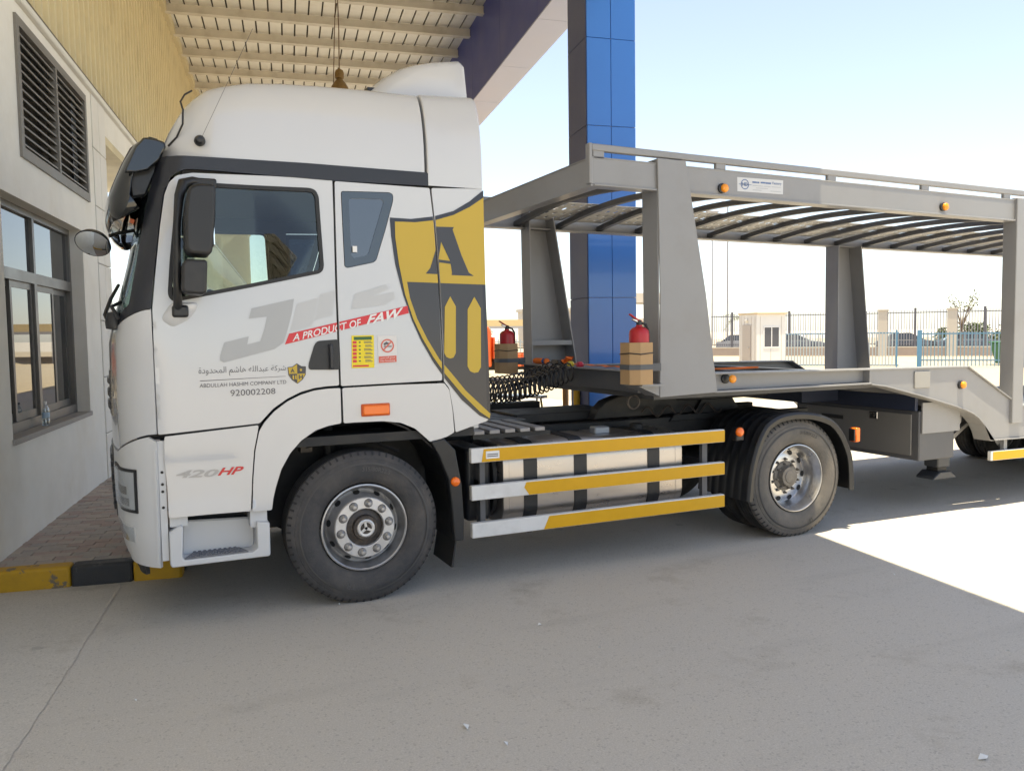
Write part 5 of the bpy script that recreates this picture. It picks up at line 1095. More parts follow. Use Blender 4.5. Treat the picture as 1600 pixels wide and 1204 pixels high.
# ================================================================== car transporter trailer
tl = thing('car_carrier_trailer', 'grey two deck car carrier trailer coupled behind the white tractor unit', 'trailer', (0, 0, 0))
def dz(x): return -.0118*(x-2.0)
XE = 12.2
def slope_box(name, x0, x1, y0, y1, z0, z1, m, parent=tl, bevel=.005, seg=1):
    return MB().prism([(x0, z0+dz(x0)), (x1, z0+dz(x1)), (x1, z1+dz(x1)), (x0, z1+dz(x0))], y0, y1).build(name, m, parent, bevel=bevel, seg=seg)
for s in (0, 1):
    Yf = (lambda a, b: (a, b)) if s == 0 else (lambda a, b: (W-b, W-a))
    # upper side beam: web with flanges
    bm_ = slope_box('upper_beam', 1.80, XE, *Yf(.004, .014), 2.945, 3.135, GREY, bevel=0)
    slope_box('beam_flange', 1.81, XE, *Yf(0, .11), 3.135, 3.147, GREY, bm_, bevel=.003)
    slope_box('beam_flange', 1.81, XE, *Yf(-.012, .11), 2.930, 2.945, GREY, bm_, bevel=.003)
    # hand rail with its stand-offs
    rl = slope_box('top_rail', 1.80, XE, *Yf(.0, .05), 3.192, 3.245, GREY, bevel=.008, seg=2)
    slope_box('rail_end', 1.772, 1.80, *Yf(-.004, .06), 2.945, 3.246, GREY, rl)
    for x in (1.86, 3.01, 4.22, 5.39, 6.55, 7.8, 9.0, 10.2, 11.4): slope_box('rail_support', x-.05, x+.05, *Yf(.008, .042), 3.147, 3.205, GREY, rl)
    # tapered front post: outer plate and two return flanges (channel open inwards)
    tp = [(2.372, 3.175), (2.640, 3.172), (2.84, 2.122), (2.955, 1.322), (2.388, 1.305), (2.395, 2.12)]
    po = prism('post', tp, *Yf(-.022, -.010), GREY, tl, bevel=.003)
    MB().prism([(2.372, 3.172), (2.384, 3.172), (2.400, 1.31), (2.388, 1.31)], *Yf(-.010, .20)).build('post_flange', GREY, po)
    MB().prism([(2.628, 3.168), (2.640, 3.168), (2.955, 1.325), (2.941, 1.325)], *Yf(-.010, .20)).build('post_flange', GREY, po)
    MB().prism([(2.385, 1.75), (2.88, 1.75), (2.89, 1.70), (2.386, 1.70)], *Yf(-.009, .19)).build('post_gusset', GREY, po)
    # middle and rear posts
    for x0, wt, wb in ((6.655, .16, .16),) if s == 0 else ((6.70, .40, .58),):
        if s == 0: slope_box('post', x0, x0+.16, -.03, .12, .90, 3.16, GREY, bevel=.006)
        else:
            p2 = MB().prism([(x0, 2.88), (x0+wt, 2.88), (x0+wb, 1.28), (x0, 1.28)], W-.0, W+.012).build('post', GREY, tl)
            MB().box((x0, W-.20, 1.28), (x0+.014, W, 2.88)).build('post_flange', GREY, p2)
            MB().prism([(x0+wt-.014, 2.88), (x0+wt, 2.88), (x0+wb, 1.28), (x0+wb-.014, 1.28)], W-.20, W).build('post_flange', GREY, p2)
    slope_box('post', 11.4, 11.56, *Yf(-.03, .12), .7, 3.16, GREY)
    # lower beam: open I-section in front, plated and cranked down behind
    lb = MB().prism([(2.94, 1.335), (4.70, 1.338), (4.70, 1.452), (2.94, 1.468)], *Yf(.070, .082)).build('lower_beam', GREY, tl)
    MB().prism([(2.94, 1.468), (6.015, 1.431), (6.015, 1.445), (2.94, 1.482)], *Yf(-.012, .16)).build('beam_flange', GREY, lb, bevel=.003)
    MB().prism([(2.94, 1.316), (4.71, 1.318), (4.71, 1.334), (2.94, 1.332)], *Yf(-.012, .16)).build('beam_flange', GREY, lb, bevel=.003)
    MB().box((4.69, Yf(-.004, .16)[0], 1.33), (4.705, Yf(-.004, .16)[1], 1.455)).build('web_stiffener', GREY, lb)
    low = [(4.705, 1.450), (6.01, 1.432), (6.80, 1.01), (12.2, .90), (12.2, .62), (6.40, .70), (6.343, .70), (6.30, .79), (6.244, .871), (6.17, .935), (6.088, .983), (5.96, 1.03), (5.831, 1.068), (5.4, 1.18), (4.886, 1.299), (4.705, 1.32)]
    pl = prism('crank_plate', low, *Yf(.004, .016), GREY, tl, bevel=.003)
    def follow(name, path, t, y0, y1):
        q = MB(); up = [(a, b+t) for a, b in path]; q.prism(path+up[::-1], y0, y1); return q.build(name, GREY, pl, bevel=.003)
    follow('crank_flange', [(6.01, 1.432), (6.80, 1.01), (12.2, .90)], .014, *Yf(-.02, .14))
    follow('crank_flange', [(4.705, 1.312), (4.886, 1.288), (5.4, 1.168), (5.831, 1.056), (5.96, 1.018), (6.088, .970), (6.17, .922), (6.244, .858), (6.30, .778), (6.343, .688), (6.41, .686), (12.2, .608)], .013, *Yf(-.02, .16))
    # side guard
    sg = slope_box('side_guard', 6.372, 11.0, *Yf(-.01, .03), .535, .63, RAILW); slope_box('guard_tape', 6.40, 10.98, *Yf(-.0135, -.0095), .540, .625, YELLOW, sg, bevel=0)
    for x in (6.62, 8.2, 10.5): box('guard_hanger', (x, Yf(.03, .07)[0], .50), (x+.05, Yf(.03, .07)[1], .75), GREY, sg)
# front upper cross beam, front lower cross beam
fb = box('front_beam', (1.79, .012, 2.945), (1.80, W-.012, 3.14), GREY, tl); box('beam_flange', (1.79, .0, 3.136), (1.90, W, 3.148), GREY, fb); box('beam_flange', (1.785, .0, 2.930), (1.90, W, 2.945), GREY, fb)
lf = box('front_lower_beam', (2.30, .16, 1.33), (2.46, W-.16, 1.50), GREYD, tl, bevel=.006)
box('beam_cap', (2.26, .10, 1.502), (2.48, W-.10, 1.515), GREY, lf)
MB().prism([(2.19, 1.40), (2.40, 1.40), (2.40, 1.31)], -.015, .20).build('corner_ledge', GREY, tl); MB().prism([(2.17, 1.405), (2.385, 1.400), (2.385, 1.415), (2.17, 1.42)], -.10, .20).build('ledge_plate', GREY, tl)
MB().prism([(2.17, 1.40), (2.385, 1.395), (2.385, 1.41), (2.17, 1.415)], W-.20, W+.10).build('ledge_plate', GREY, tl)
MB().prism([(2.46, 1.27), (2.46, 1.325), (4.7, 1.31), (6.05, 1.31), (6.9, .86), (6.9, .82), (6.0, 1.27)], .17, W-.17).build('kingpin_plate', GREYD, tl)
for x in (3.3, 4.0, 4.6): box('lower_cross_member', (x, .09, 1.335), (x+.08, W-.09, 1.43), GREYD, tl)
lathe('hanging_ring', [(.055+.009*math.cos(t*.63), .009*math.sin(t*.63)) for t in range(11)], HUB, tl, c=(2.36, .32, 1.245), n=24)
# arched cross ribs
q = MB(); N = 20
for k in range(N):
    t0, t1 = k/N, (k+1)/N
    for a, b, w2 in ((0, .05, .028),):
        ya, yb_ = .03+t0*(W-.06), .03+t1*(W-.06); za, zb = .085*math.sin(math.pi*t0), .085*math.sin(math.pi*t1)
        q.add([(-w2, ya, za), (w2, ya, za), (w2, yb_, zb), (-w2, yb_, zb), (-w2, ya, za+b), (w2, ya, za+b), (w2, yb_, zb+b), (-w2, yb_, zb+b)], [(0, 3, 2, 1), (4, 5, 6, 7), (1, 2, 6, 5), (3, 0, 4, 7)])
me = q.mesh('cross_rib'); me.materials.append(GREYD)
for k in range(20):
    x = 2.30+k*.503; o = obj('cross_rib', me, None, tl); o.location = (x, 0, 2.955+dz(x))
# slotted tread plates on the ribs, both tracks; slots are real openings
def slotted(x0, x1, y0, y1, solid=False):
    nx, ny = 15, 17; V = [(x0+(x1-x0)*i/nx, y0+(y1-y0)*j/ny, 3.03+.055*math.sin(math.pi*(y0+(y1-y0)*j/ny)/W)+dz(x0)) for j in range(ny+1) for i in range(nx+1)]
    F = [(j*(nx+1)+i, j*(nx+1)+i+1, (j+1)*(nx+1)+i+1, (j+1)*(nx+1)+i) for j in range(ny) for i in range(nx) if solid or not (i % 3 == 1 and j % 4 in (1, 2))]
    o = flat_mesh('tread_plate', V, F, PLATE, tl); s_ = o.modifiers.new('solid', 'SOLIDIFY'); s_.thickness = .005; return o
for k in range(19):
    x = 2.30+k*.503
    for a, b in ((.12, .52), (1.56, 2.40)): slotted(x+.01, x+.493, a, b, solid=(a < 1 and x < 7.0))
# toolbox across the frame, legs, plates, wheels
tb = box('toolbox', (5.50, .12, .53), (6.0, 1.75, 1.02), GREYD, tl, bevel=.01)
td_ = box('toolbox_door', (5.486, .20, .575), (5.499, 1.70, .985), mat('trailer_steel_door', (.165, .163, .163), .5, var=.06, vscale=3), tb, bevel=.006)
box('latch', (5.478, .60, .90), (5.487, .70, .975), CHROME, td_, bevel=.006); lathe('latch_lock', [(0, -.012), (.018, -.012), (.02, 0)], SEALR, td_, c=(5.478, .65, .94), axis='x', n=12)
box('badge', (5.482, 1.05, .86), (5.4855, 1.35, .90), CHASSIS, td_)
box('bulkhead', (5.46, .14, 1.022), (5.50, W-.14, 1.17), mat('navy_underframe', (.022, .030, .060), .45), tl); box('bulkhead', (4.95, 1.1, 1.06), (5.46, 2.2, 1.25), MATS['navy_underframe'], tl)
box('gusset_plate', (5.52, .10, .80), (6.05, .115, 1.10), GREY, tl); 
def legs(y):
    lg_ = box('landing_leg', (5.98, y, .40), (6.16, y+.17, 1.05), mat('leg_slate', (.045, .050, .060), .45), tl, bevel=.015, seg=2)
    box('leg_inner', (6.0, y+.02, .30), (6.13, y+.15, .45), CHASSIS, lg_)
    MB().prism([(5.90, .285), (5.91, .31), (5.99, .36), (6.14, .36), (6.22, .31), (6.23, .285)], y-.02, y+.20).build('leg_foot', MATS['leg_slate'], lg_, bevel=.008)
    MB().prism([(6.17, .60), (6.50, .80), (6.50, .84), (6.17, .66)], y+.06, y+.12).build('leg_brace', GREY, lg_)
    box('leg_label', (6.06, y-.003, .93), (6.12, y, 1.01), mat('pale_blue_label', (.35, .48, .62), .5), lg_)
legs(.28); legs(W-.46)
for a in ((6.04, .28), ): MB().prism([(5.90, 1.05), (6.22, .98), (6.20, .86), (6.12, .80), (5.90, .80)], .20, .214).build('leg_gusset', GREY, tl)
q = T['t_plate']; box('data_plate', (5.27, -.010, 1.256), (5.48, .005, 1.418), mat('dull_plate', (.33, .32, .30), .5, metal=.3, var=.06), tl, bevel=.008, seg=2)
for x, z in T['t_lights']:
    o = lathe('side_lamp', [(.040, .012), (.040, -.018), (.034, -.022), (0, -.023)], BLACKP, tl, c=(x-.012, .004 if z > 2 else (.070 if x < 5 else .004), z), n=18)
    lamp('lamp_lens', (x, -.018 if z > 2 or x > 5 else -.012, z), .032, AMBERY, parent=o)
q = T['t_stick']; sk = MB().add([(x, .0025, z) for x, z in q], [(0, 1, 2, 3)]).build('maker_sticker', mat('sticker_white', (.55, .56, .58), .4), tl)
SBL = mat('sticker_blue', (.10, .16, .32), .4); SGR = mat('sticker_grey', (.36, .38, .42), .4)
def ontrailer(name, s, a, b, c, d, m, bold=0.):
    v, f = text_mesh(s, bold); v = quad_map(v, rect(T['t_stick'], a, b, c, d)); flat_mesh(name, [(x, .0005, z) for x, z in v], f, m, sk)
ontrailer('sticker_lettering', 'Factory', .76, .96, .60, .84, SBL, .012)
for k, (a, b, z) in enumerate(((.32, .42, .66), (.425, .47, .66), (.50, .60, .67), (.605, .73, .66), (.33, .55, .46), (.57, .72, .46), (.74, .95, .46), (.40, .66, .30), (.33, .52, .15), (.72, .95, .15))):
    q = rect(T['t_stick'], a, b, z, z+(.11 if k < 4 else .035)); flat_mesh('sticker_print', [(x, .0005, y) for x, y in q], [(0, 1, 2, 3)], SBL if k < 4 else SGR, sk)     # print too worn to read
c0 = rect(T['t_stick'], .16, .16, .52, .52)[0]
ro = [(c0[0]+.042*math.cos(t*.3142), c0[1]+.042*math.sin(t*.3142)) for t in range(20)]; ri = [(c0[0]+.035*math.cos(t*.3142), c0[1]+.035*math.sin(t*.3142)) for t in range(20)]
v, f = tri2d(ro, [ri]); flat_mesh('sticker_ring', [(x, .0005, z) for x, z in v], f, SBL, sk)
ontrailer('sticker_initials', 'HD', .10, .22, .40, .65, SBL, .03); ontrailer('sticker_dash', '-', .03, .30, .50, .53, SBL)
def small_wheel(x, y, w_=.24):
    pr = [(.22, .03), (.24, .01), (.30, 0), (.36, .01), (.385, .03)]
    for k in range(4):
        a = .035+k*.045; pr += [(.39, a), (.39, a+.036), (.378, a+.037), (.378, a+.044)]
    pr += [(.385, .215), (.36, .235), (.30, .245), (.22, .22)]
    o = lathe('trailer_wheel', [(.23, .02), (.215, .03), (.20, .10), (.10, .11), (0, .10)], RIM, tl, n=36); o.location = (x, y, .39); lathe('tyre', pr, TREAD, o, n=48, smooth=30)
for x in (9.4, 10.5):
    for y in (.08, .36, W-.32, W-.60): small_wheel(x, y)
    tube('trailer_axle', [(x, .2, .39), (x, W-.2, .39)], .06, CHASSIS, tl)
box('lower_deck', (6.9, .15, .80), (XE, W-.15, .84), GREYD, tl)
for x in (7.2, 8.0, 8.8): box('deck_bearer', (x, .02, .70), (x+.1, W-.02, .80), GREYD, tl)
tl_r = box('rear_beam', (XE-.12, .02, .55), (XE, W-.02, .9), GREY, tl)

# ---------------------------------------------------------------- loose things on the trailer nose
def extinguisher(lbl, x, y, z, s=1.0):
    e = thing('fire_extinguisher', lbl, 'extinguisher', (x, y, z), 0, 'fire extinguishers boxed on the trailer nose')
    lathe('cylinder', [(0, 0), (.072, 0), (.079, .012), (.079, .385), (.074, .412), (.055, .432), (.028, .442), (.022, .455), (0, .455)], REDM, e, axis='z', n=28)
    lathe('valve', [(0, .45), (.022, .452), (.022, .485), (.012, .495), (0, .497)], BLACKP, e, axis='z', n=14)
    MB().prism([(-.015, .485), (.03, .487), (-.01, .50), (-.085, .545), (-.09, .535)], -.012, .012).build('lever', REDM, e, bevel=.003)
    MB().prism([(-.02, .475), (.03, .478), (.02, .487), (-.06, .505), (-.065, .495)], -.010, .010).build('grip', CHROME, e, bevel=.003)
    tube('hose', [(.02, 0, .47), (.06, 0, .46), (.085, .0, .42), (.088, 0, .33), (.086, 0, .25)], .010, SEALR, e, n=7)
    return e
def carton(lbl, x, y, z, h):
    c = thing('cardboard_box', lbl, 'box', (x, y, z), 0, 'cardboard boxes strapped to the trailer nose')
    oc = [(-.105, -.05), (-.035, -.095), (.085, -.085), (.105, -.05), (.105, .085), (-.105, .085)]; n = len(oc)
    inn = [(a*.95, b*.95) for a, b in oc]
    q = MB(); vs = [(a, b, 0) for a, b in oc]+[(a, b, h) for a, b in oc]+[(a, b, h) for a, b in inn]+[(a, b, .01) for a, b in inn]
    fs = [tuple(range(n))]+[(k*n+i, k*n+(i+1) % n, (k+1)*n+(i+1) % n, (k+1)*n+i) for k in range(3) for i in range(n)]+[tuple(range(3*n, 4*n))]
    q.add(vs, fs); q.build('carton', CARD, c)
    bd = [(a*1.04, b*1.04) for a, b in oc]; q = MB(); vs = [(a, b, .115) for a, b in bd]+[(a, b, .155) for a, b in bd]; q.add(vs, [(i, (i+1) % n, (i+1) % n+n, i+n) for i in range(n)]); bo = q.build('steel_band', GREYD, c); sd_ = bo.modifiers.new('solid', 'SOLIDIFY'); sd_.thickness = .004
    wr = [(a*1.03, b*1.03, .245-.01*(i % 2)) for i, (a, b) in enumerate(oc)]; tube('tie_wire', wr+[wr[0]], .005, HUB, c, n=5)
    box('band_bracket', (.105, -.03, .10), (.20, .0, .16), GREYD, c)
    return c
extinguisher('red fire extinguisher in the box beside the near tapered trailer post', 2.195, -.02, 1.425)
carton('brown cardboard box with extinguisher strapped beside the near trailer post', 2.18, -.02, 1.419, .325)
extinguisher('red fire extinguisher in the box by the far trailer post, behind the cab', 2.145, W-.10, 1.420)
carton('brown cardboard box with extinguisher by the far trailer post, behind the cab', 2.14, W-.10, 1.413, .31)
# orange ratchet strap heaped along the beam cap
st = thing('ratchet_strap', 'orange ratchet strap heaped along the front beam of the trailer', 'strap', (2.37, 1.2, 1.516))
def ribbon(name, pts, w2, m, parent):
    q = MB(); vs = []
    for i, p in enumerate(pts):
        p = Vector(p); t = (Vector(pts[min(i+1, len(pts)-1)])-Vector(pts[max(i-1, 0)])).normalized(); s = t.cross(Vector((0, 0, 1))).normalized()*w2; vs += [p-s, p+s, p+s+Vector((0, 0, .004)), p-s+Vector((0, 0, .004))]
    fs = [(i*4+a, i*4+(a+1) % 4, (i+1)*4+(a+1) % 4, (i+1)*4+a) for i in range(len(pts)-1) for a in range(4)]; q.add(vs, fs); return q.build(name, m, parent)
ribbon('webbing', [(0, 1.0-.07*k, .006+.012*abs(math.sin(k*.9))) for k in range(30)], .028, STRAP, st)
MB().lathe([(0, -.14), (.028, -.14), (.030, -.05), (.030, .10), (.024, .14), (0, .14)], (-.03, .80, .03), 14, 'y').build('rolled_webbing', STRAP, st, smooth=40)
MB().lathe([(.031, -.02), (.031, .03)], (-.03, .70, .03), 14, 'y').build('blue_band', mat('blue_tape', (.03, .10, .30), .6), st)
for k in range(5): ribbon('webbing_fold', [(-.03+.02*math.sin(k+i*.6), .28-.02*k+.05*math.sin(i*.7+k), .015+.02*k*.5+.03*math.sin(i*.5)**2) for i in range(10)], .025, STRAP, st)
box('ratchet_buckle', (-.05, .40, .004), (.03, .54, .05), HUB, st, bevel=.008)
for k in range(3): ribbon('loose_strap', [(.55+k*.02, -.55+.0*i, -.03) if False else (.50+i*.12, -.85+.03*math.sin(i+k), -.03+.005*k) for i in range(8)], .02, STRAP, st)
# coiled air lines from cab to trailer
SUZ = mat('coil_black', (.018, .018, .020), .4)
for k, (lab, y0, sag, r_) in enumerate((('nearest black coiled air line hanging between cab and trailer', 1.00, .17, .088), ('middle black coiled air line between cab and trailer, sagging low', 1.18, .20, .092), ('farthest black coiled air line between cab and trailer', 1.36, .15, .085))):
    c = thing('air_line_coil', lab, 'hose', (1.0, y0, 1.45), 0, 'coiled air lines between cab and trailer')
    A = Vector((-.12, 0, .10)); B = Vector((1.22, .15, .06)); NT = 26; pts = []
    for i in range(NT*12+1):
        t = i/(NT*12); b = A.lerp(B, t)+Vector((0, 0, -sag*4*t*(1-t)*(1.15-.3*t)-.03)); a = i/12*2*math.pi
        pts.append(b+Vector((.004, math.cos(a)*r_, math.sin(a)*r_)))
    MB().tube([A+Vector((-.04, 0, .05))]+pts+[B+Vector((.05, 0, 0)), B+Vector((.10, .0, .0))], .0075, 6).build('coil', SUZ, c, smooth=60)
    lathe('coupling', [(0, -.03), (.03, -.025), (.034, .01), (.02, .03), (0, .03)], (mat('red_coupling', (.5, .02, .05), .4), mat('yellow_coupling', (.6, .48, .03), .4), BLACKP)[k], c, c=(B.x+.10, B.y, B.z+.02), axis='x', n=14)

# ================================================================== yard beyond the canopy
PBLUE = mat('gate_blue', (.10, .24, .38), .5, var=.05, vscale=4)
PPALE = mat('gate_pale', (.38, .44, .47), .5, var=.05, vscale=4)
PDARK = mat('fence_grey', (.10, .10, .12), .6, var=.05)
CONC = mat('pale_concrete', (.50, .46, .40), .8, var=.05, vscale=2)
BOOTH = mat('cabin_white', (.74, .73, .70), .5, var=.03, vscale=2)
def fence(name, label, a, b, h, step, pw, mp, mr, posts, mpost, base=0., rails=(.12, .9), pm=None, group=None):
    """palisade run from a to b: pickets, rails and posts"""
    a = Vector(a); b = Vector(b); d = b-a; L = d.length; ang = math.atan2(d.y, d.x)
    f = thing(name, label, 'fence', (a.x, a.y, 0), ang, group)
    me = MB().box((-pw/2, -.012, base+.06), (pw/2, .012, base+h)).mesh('picket'); me.materials.append(mp)
    n = int(L/step)
    for i in range(n):
        o = obj('picket', me, None, f); o.location.x = (i+.5)*step
    for z in rails: box('rail', (0, .014, base+h*z-.03), (L, .05, base+h*z+.03), mr, f)
    for x in posts: box('post', (x-.05*pm, -.05*pm, 0), (x+.05*pm, .06*pm, base+h*1.06), mpost, f)
    return f
# far boundary: low plinth, grey railings, stone piers
A0, B0 = (36.0, 42.1), (56.0, 16.4)
pl_ = thing('boundary_wall', 'low pinkish plinth wall carrying the far boundary railings', 'wall', (A0[0], A0[1], 0), math.atan2(B0[1]-A0[1], B0[0]-A0[0]))
box('plinth', (-14, -.12, 0), (40, .14, .55), mat('pink_render', (.40, .33, .28), .8, var=.05), pl_); box('coping', (-14, -.16, .552), (40, .18, .62), CONC, pl_)
fence('boundary_railings', 'tall grey railings on the plinth wall at the back of the yard', A0, B0, 2.35, .16, .045, PPALE if False else mat('railing_pale', (.24, .24, .27), .6), PDARK, [1.5+3.9*k for k in range(8)], PDARK, base=.62, rails=(.08, .93), pm=1.4)
dv = (Vector(B0)-Vector(A0)).normalized()
for s, lab in ((11.3, 'left of the two cream stone piers on the boundary wall'), (15.3, 'right of the two cream stone piers on the boundary wall')):
    pp = Vector(A0)+dv*s; pr = thing('stone_pier', lab, 'pier', (pp.x, pp.y, 0), math.atan2(dv.y, dv.x), 'stone piers on the boundary wall'); box('shaft', (-.28, -.28, 0), (.28, .28, 2.95), CONC, pr, bevel=.01); box('cap', (-.33, -.33, 2.952), (.33, .33, 3.05), CONC, pr)
# nearer blue sliding gate and fence
g0 = Vector((27.2, 25.7)); gd = Vector((.66, -.75)).normalized(); P_ = lambda s: tuple(g0+gd*s)
fence('sliding_gate', 'pale blue sliding yard gate in front of the boundary railings', P_(0), P_(5.4), 1.65, .14, .05, PPALE, PBLUE, [.1, 5.3], PBLUE, rails=(.05, .97), pm=.7)
fence('blue_fence', 'blue palisade fence running right from the sliding gate', P_(6.2), P_(17), 1.62, .15, .045, mat('picket_blue', (.17, .28, .36), .5), PBLUE, [.05, 4.3, 8.6], PBLUE, rails=(.2, .95), pm=2.0)
fence('side_railings', 'grey yard railings left of the white cabin', (20.5, 37.0), (27.5, 32.0), 1.75, .17, .05, MATS['railing_pale'], PDARK, [.05, 4.2], PDARK, rails=(.1, .93), pm=1.0)
# site cabin
cb = thing('guard_cabin', 'white portable guard cabin with sliding window near the gate', 'cabin', (22.0, 21.3, 0), R(-10))
L = 1.36; CH = 2.48
panel('front_wall', [(0, .05), (L, .05), (L, CH), (0, CH)], lambda a, b: (a, 0, b), (0, .06, 0), BOOTH, cb, holes=[[(.34, 1.10), (1.06, 1.10), (1.06, 1.95), (.34, 1.95)]], smooth=False)
panel('side_wall', [(0.06, .05), (1.4, .05), (1.4, CH), (0.06, CH)], lambda a, b: (0, a, b), (.06, 0, 0), BOOTH, cb, smooth=False)
box('cabin_back', (.06, 1.34, .05), (L, 1.4, CH), BOOTH, cb); box('side_wall', (L-.06, .06, .05), (L, 1.34, CH), BOOTH, cb)
box('roof', (-.04, -.10, CH+.002), (L+.06, 1.46, CH+.09), mat('cabin_trim', (.60, .50, .36), .6), cb, bevel=.02); box('floor', (0, 0, 0), (L, 1.4, .05), CONC, cb)
wn2 = panel('window_frame', [(.31, 1.07), (1.09, 1.07), (1.09, 1.98), (.31, 1.98)], lambda a, b: (a, -.02, b), (0, .04, 0), D_WHITE, cb, holes=[[(.36, 1.12), (.68, 1.12), (.68, 1.93), (.36, 1.93)], [(.72, 1.12), (1.04, 1.12), (1.04, 1.93), (.72, 1.93)]], smooth=False)
for a in (.36, .72): box('pane', (a, .0, 1.12), (a+.32, .006, 1.93), mat('cabin_glass', (.05, .055, .075), .08, spec=.7), wn2)
for k in range(3): box('panel_rib', (.16+k*.5, -.008, .06), (.175+k*.5, -.002, 1.05 if k == 1 else 2.4), CONC, cb)
for k in range(5): box('panel_rib', (-.008, .12+k*.28, .06), (-.002, .135+k*.28, 2.4), CONC, cb)
dr = box('door', (-.03, .45, .08), (-.009, 1.1, 2.05), mat('cabin_door', (.50, .46, .42), .6), cb); box('door_handle', (-.06, .52, 1.05), (-.03, .6, 1.09), CHROME, dr)
box('flood_lamp', (-.14, .7, 2.22), (-.009, .85, 2.30), BOOTH, cb)
# wheelie bin
bn = thing('wheelie_bin', 'green plastic wheelie bin standing by the blue fence', 'bin', (36.1, 20.0, 0), .3)
q = MB(); a, b = .42, .62
q.add([(-a, -a, .08), (a, -a, .08), (a, a, .08), (-a, a, .08), (-b, -b, 1.05), (b, -b, 1.05), (b, b, 1.05), (-b, b, 1.05)], [(0, 3, 2, 1), (0, 1, 5, 4), (1, 2, 6, 5), (2, 3, 7, 6), (3, 0, 4, 7), (4, 5, 6, 7)]); GRB = mat('bin_green', (.05, .16, .07), .5)
q.build('bin_body', GRB, bn, bevel=.03, seg=2); MB().box((-.66, -.66, 1.052), (.66, .66, 1.12)).build('lid', GRB, bn, bevel=.03, seg=2); box('handle', (-.3, -.74, .95), (.3, -.66, 1.0), GRB, bn)
for s in (-1, 1): lathe('wheel', [(0, -.04), (.11, -.04), (.12, 0), (.11, .04), (0, .04)], RUBBER, bn, c=(s*.35, -.45, .12), n=16)
# lamp masts and a lattice mast
MAST = mat('mast_grey', (.33, .32, .33), .5)
def mast(lab, x, y, h_, r_=.09, arm=True):
    m_ = thing('lamp_mast', lab, 'mast', (x, y, 0), 0, 'tall lamp masts beyond the yard'); tube('pole', [(0, 0, 0), (0, 0, h_*.5), (0, 0, h_)], [r_, r_*.8, r_*.55], MAST, m_)
    if arm: box('lamp_head', (-.7, -.15, h_-.05), (.7, .15, h_+.12), MAST, m_, bevel=.03); box('base_plate', (-.25, -.25, 0), (.25, .25, .05), MAST, m_)
mast('left of the two thin lamp masts seen right of the tapered trailer post', 50.2, 60.0, 13.5); mast('right of the two thin lamp masts seen right of the tapered trailer post', 52.1, 60.0, 14.5, .11); mast('thin lamp mast seen between the cab and the blue column', 32.8, 60, 13)
tw = thing('lattice_mast', 'faint tall lattice radio mast far right beyond the railings', 'mast', (150, 88, 0))
for k in range(3): tube('mast_leg', [(.9*math.cos(k*2.1), .9*math.sin(k*2.1), 0), (.25*math.cos(k*2.1), .25*math.sin(k*2.1), 26)], .09, MAST, tw, n=5)
for j in range(12): tube('lattice_ring', [((.9-.054*j)*math.cos(k*2.1), (.9-.054*j)*math.sin(k*2.1), 1+j*2.1) for k in range(4)], .05, MAST, tw, n=4)
# far buildings, shades, sign
TAN = mat('tan_render', (.46, .38, .27), .8, var=.05); TANP = mat('pale_render', (.55, .50, .43), .8, var=.05); TANL = mat('sand_cloth', (.60, .46, .24), .8)
def blockhouse(name, lab, x, y, w, d, h_, m, rz=0., wins=(), par=.3, cat='building'):
    b_ = thing(name, lab, cat, (x, y, 0), rz)
    box('walls', (0, 0, 0), (w, d, h_), m, b_); box('parapet', (-.15, -.15, h_+.002), (w+.15, d+.15, h_+par), TANP, b_)
    for a, z, ww, hh in wins: wq = box('window', (a, -.03, z), (a+ww, .05, z+hh), mat('far_glass', (.06, .07, .08), .15), b_); box('window_frame', (a-.08, -.05, z-.1), (a+ww+.08, -.031, z), TANP, wq)
    return b_
blockhouse('gatehouse', 'tan flat roofed gatehouse with canopy far behind the guard cabin', 42.0, 66, 10.5, 5, 2.9, TAN, wins=((1.2, 1.0, .9, 1.1), (4.2, 1.0, .9, 1.1), (7.2, 1.0, .9, 1.1)))
gc_ = thing('gatehouse_canopy', 'flat cream gate canopy rising above the far gatehouse', 'canopy', (44.5, 67, 0)); box('slab', (0, 0, 4.9), (8.2, 5, 5.9), TANP, gc_)
for x in (.6, 7.2): box('support', (x, 1, 0), (x+.5, 1.6, 4.9), TAN, gc_)
sg_ = thing('roadside_sign', 'small blue and white sign board on a post left of the lamp masts', 'sign', (43.2, 55.0, 0), 0)
box('sign_post', (-.08, .02, 0), (.08, .14, 5.0), MAST, sg_); bdp = box('sign_board', (-.9, -.06, 3.4), (.9, .0, 6.3), D_WHITE, sg_); box('sign_band', (-.9, -.08, 5.6), (.9, -.061, 6.2), mat('sign_blue', (.05, .20, .50), .5), bdp); box('sign_band', (-.9, -.08, 3.5), (.9, -.061, 4.1), MATS['sign_blue'], bdp)
# shaded parking behind, seen left of the column
ps = thing('parking_shade', 'long sand coloured parking shade far behind the cab', 'shade', (18, 62, 0))
MB().prism([(0, 2.5), (1.0, 3.1), (16.5, 3.1), (17.5, 2.5)], 0, 5.5).build('shade_cloth', TANL, ps); box('eaves_beam', (0, -.08, 2.3), (17.5, .08, 2.498), MAST, ps)
for k in range(5): tube('post', [(.5+k*4.1, .3, 0), (.5+k*4.1, .3, 2.35)], .08, MAST, ps)
blockhouse('yard_store', 'pale low store building right of the parking shade', 34.0, 66, 5, 5, 4.0, TANP, wins=((.8, 1.2, .8, 1.0), (2.6, 1.2, .8, 1.0)))
fence('yard_railings', 'white yard railings seen between far trailer post and column', (15.0, 33.5), (24.0, 28.5), 1.55, .19, .06, PPALE, PPALE, [.1, 4.5, 9], PPALE, rails=(.1, .9), pm=1.0)
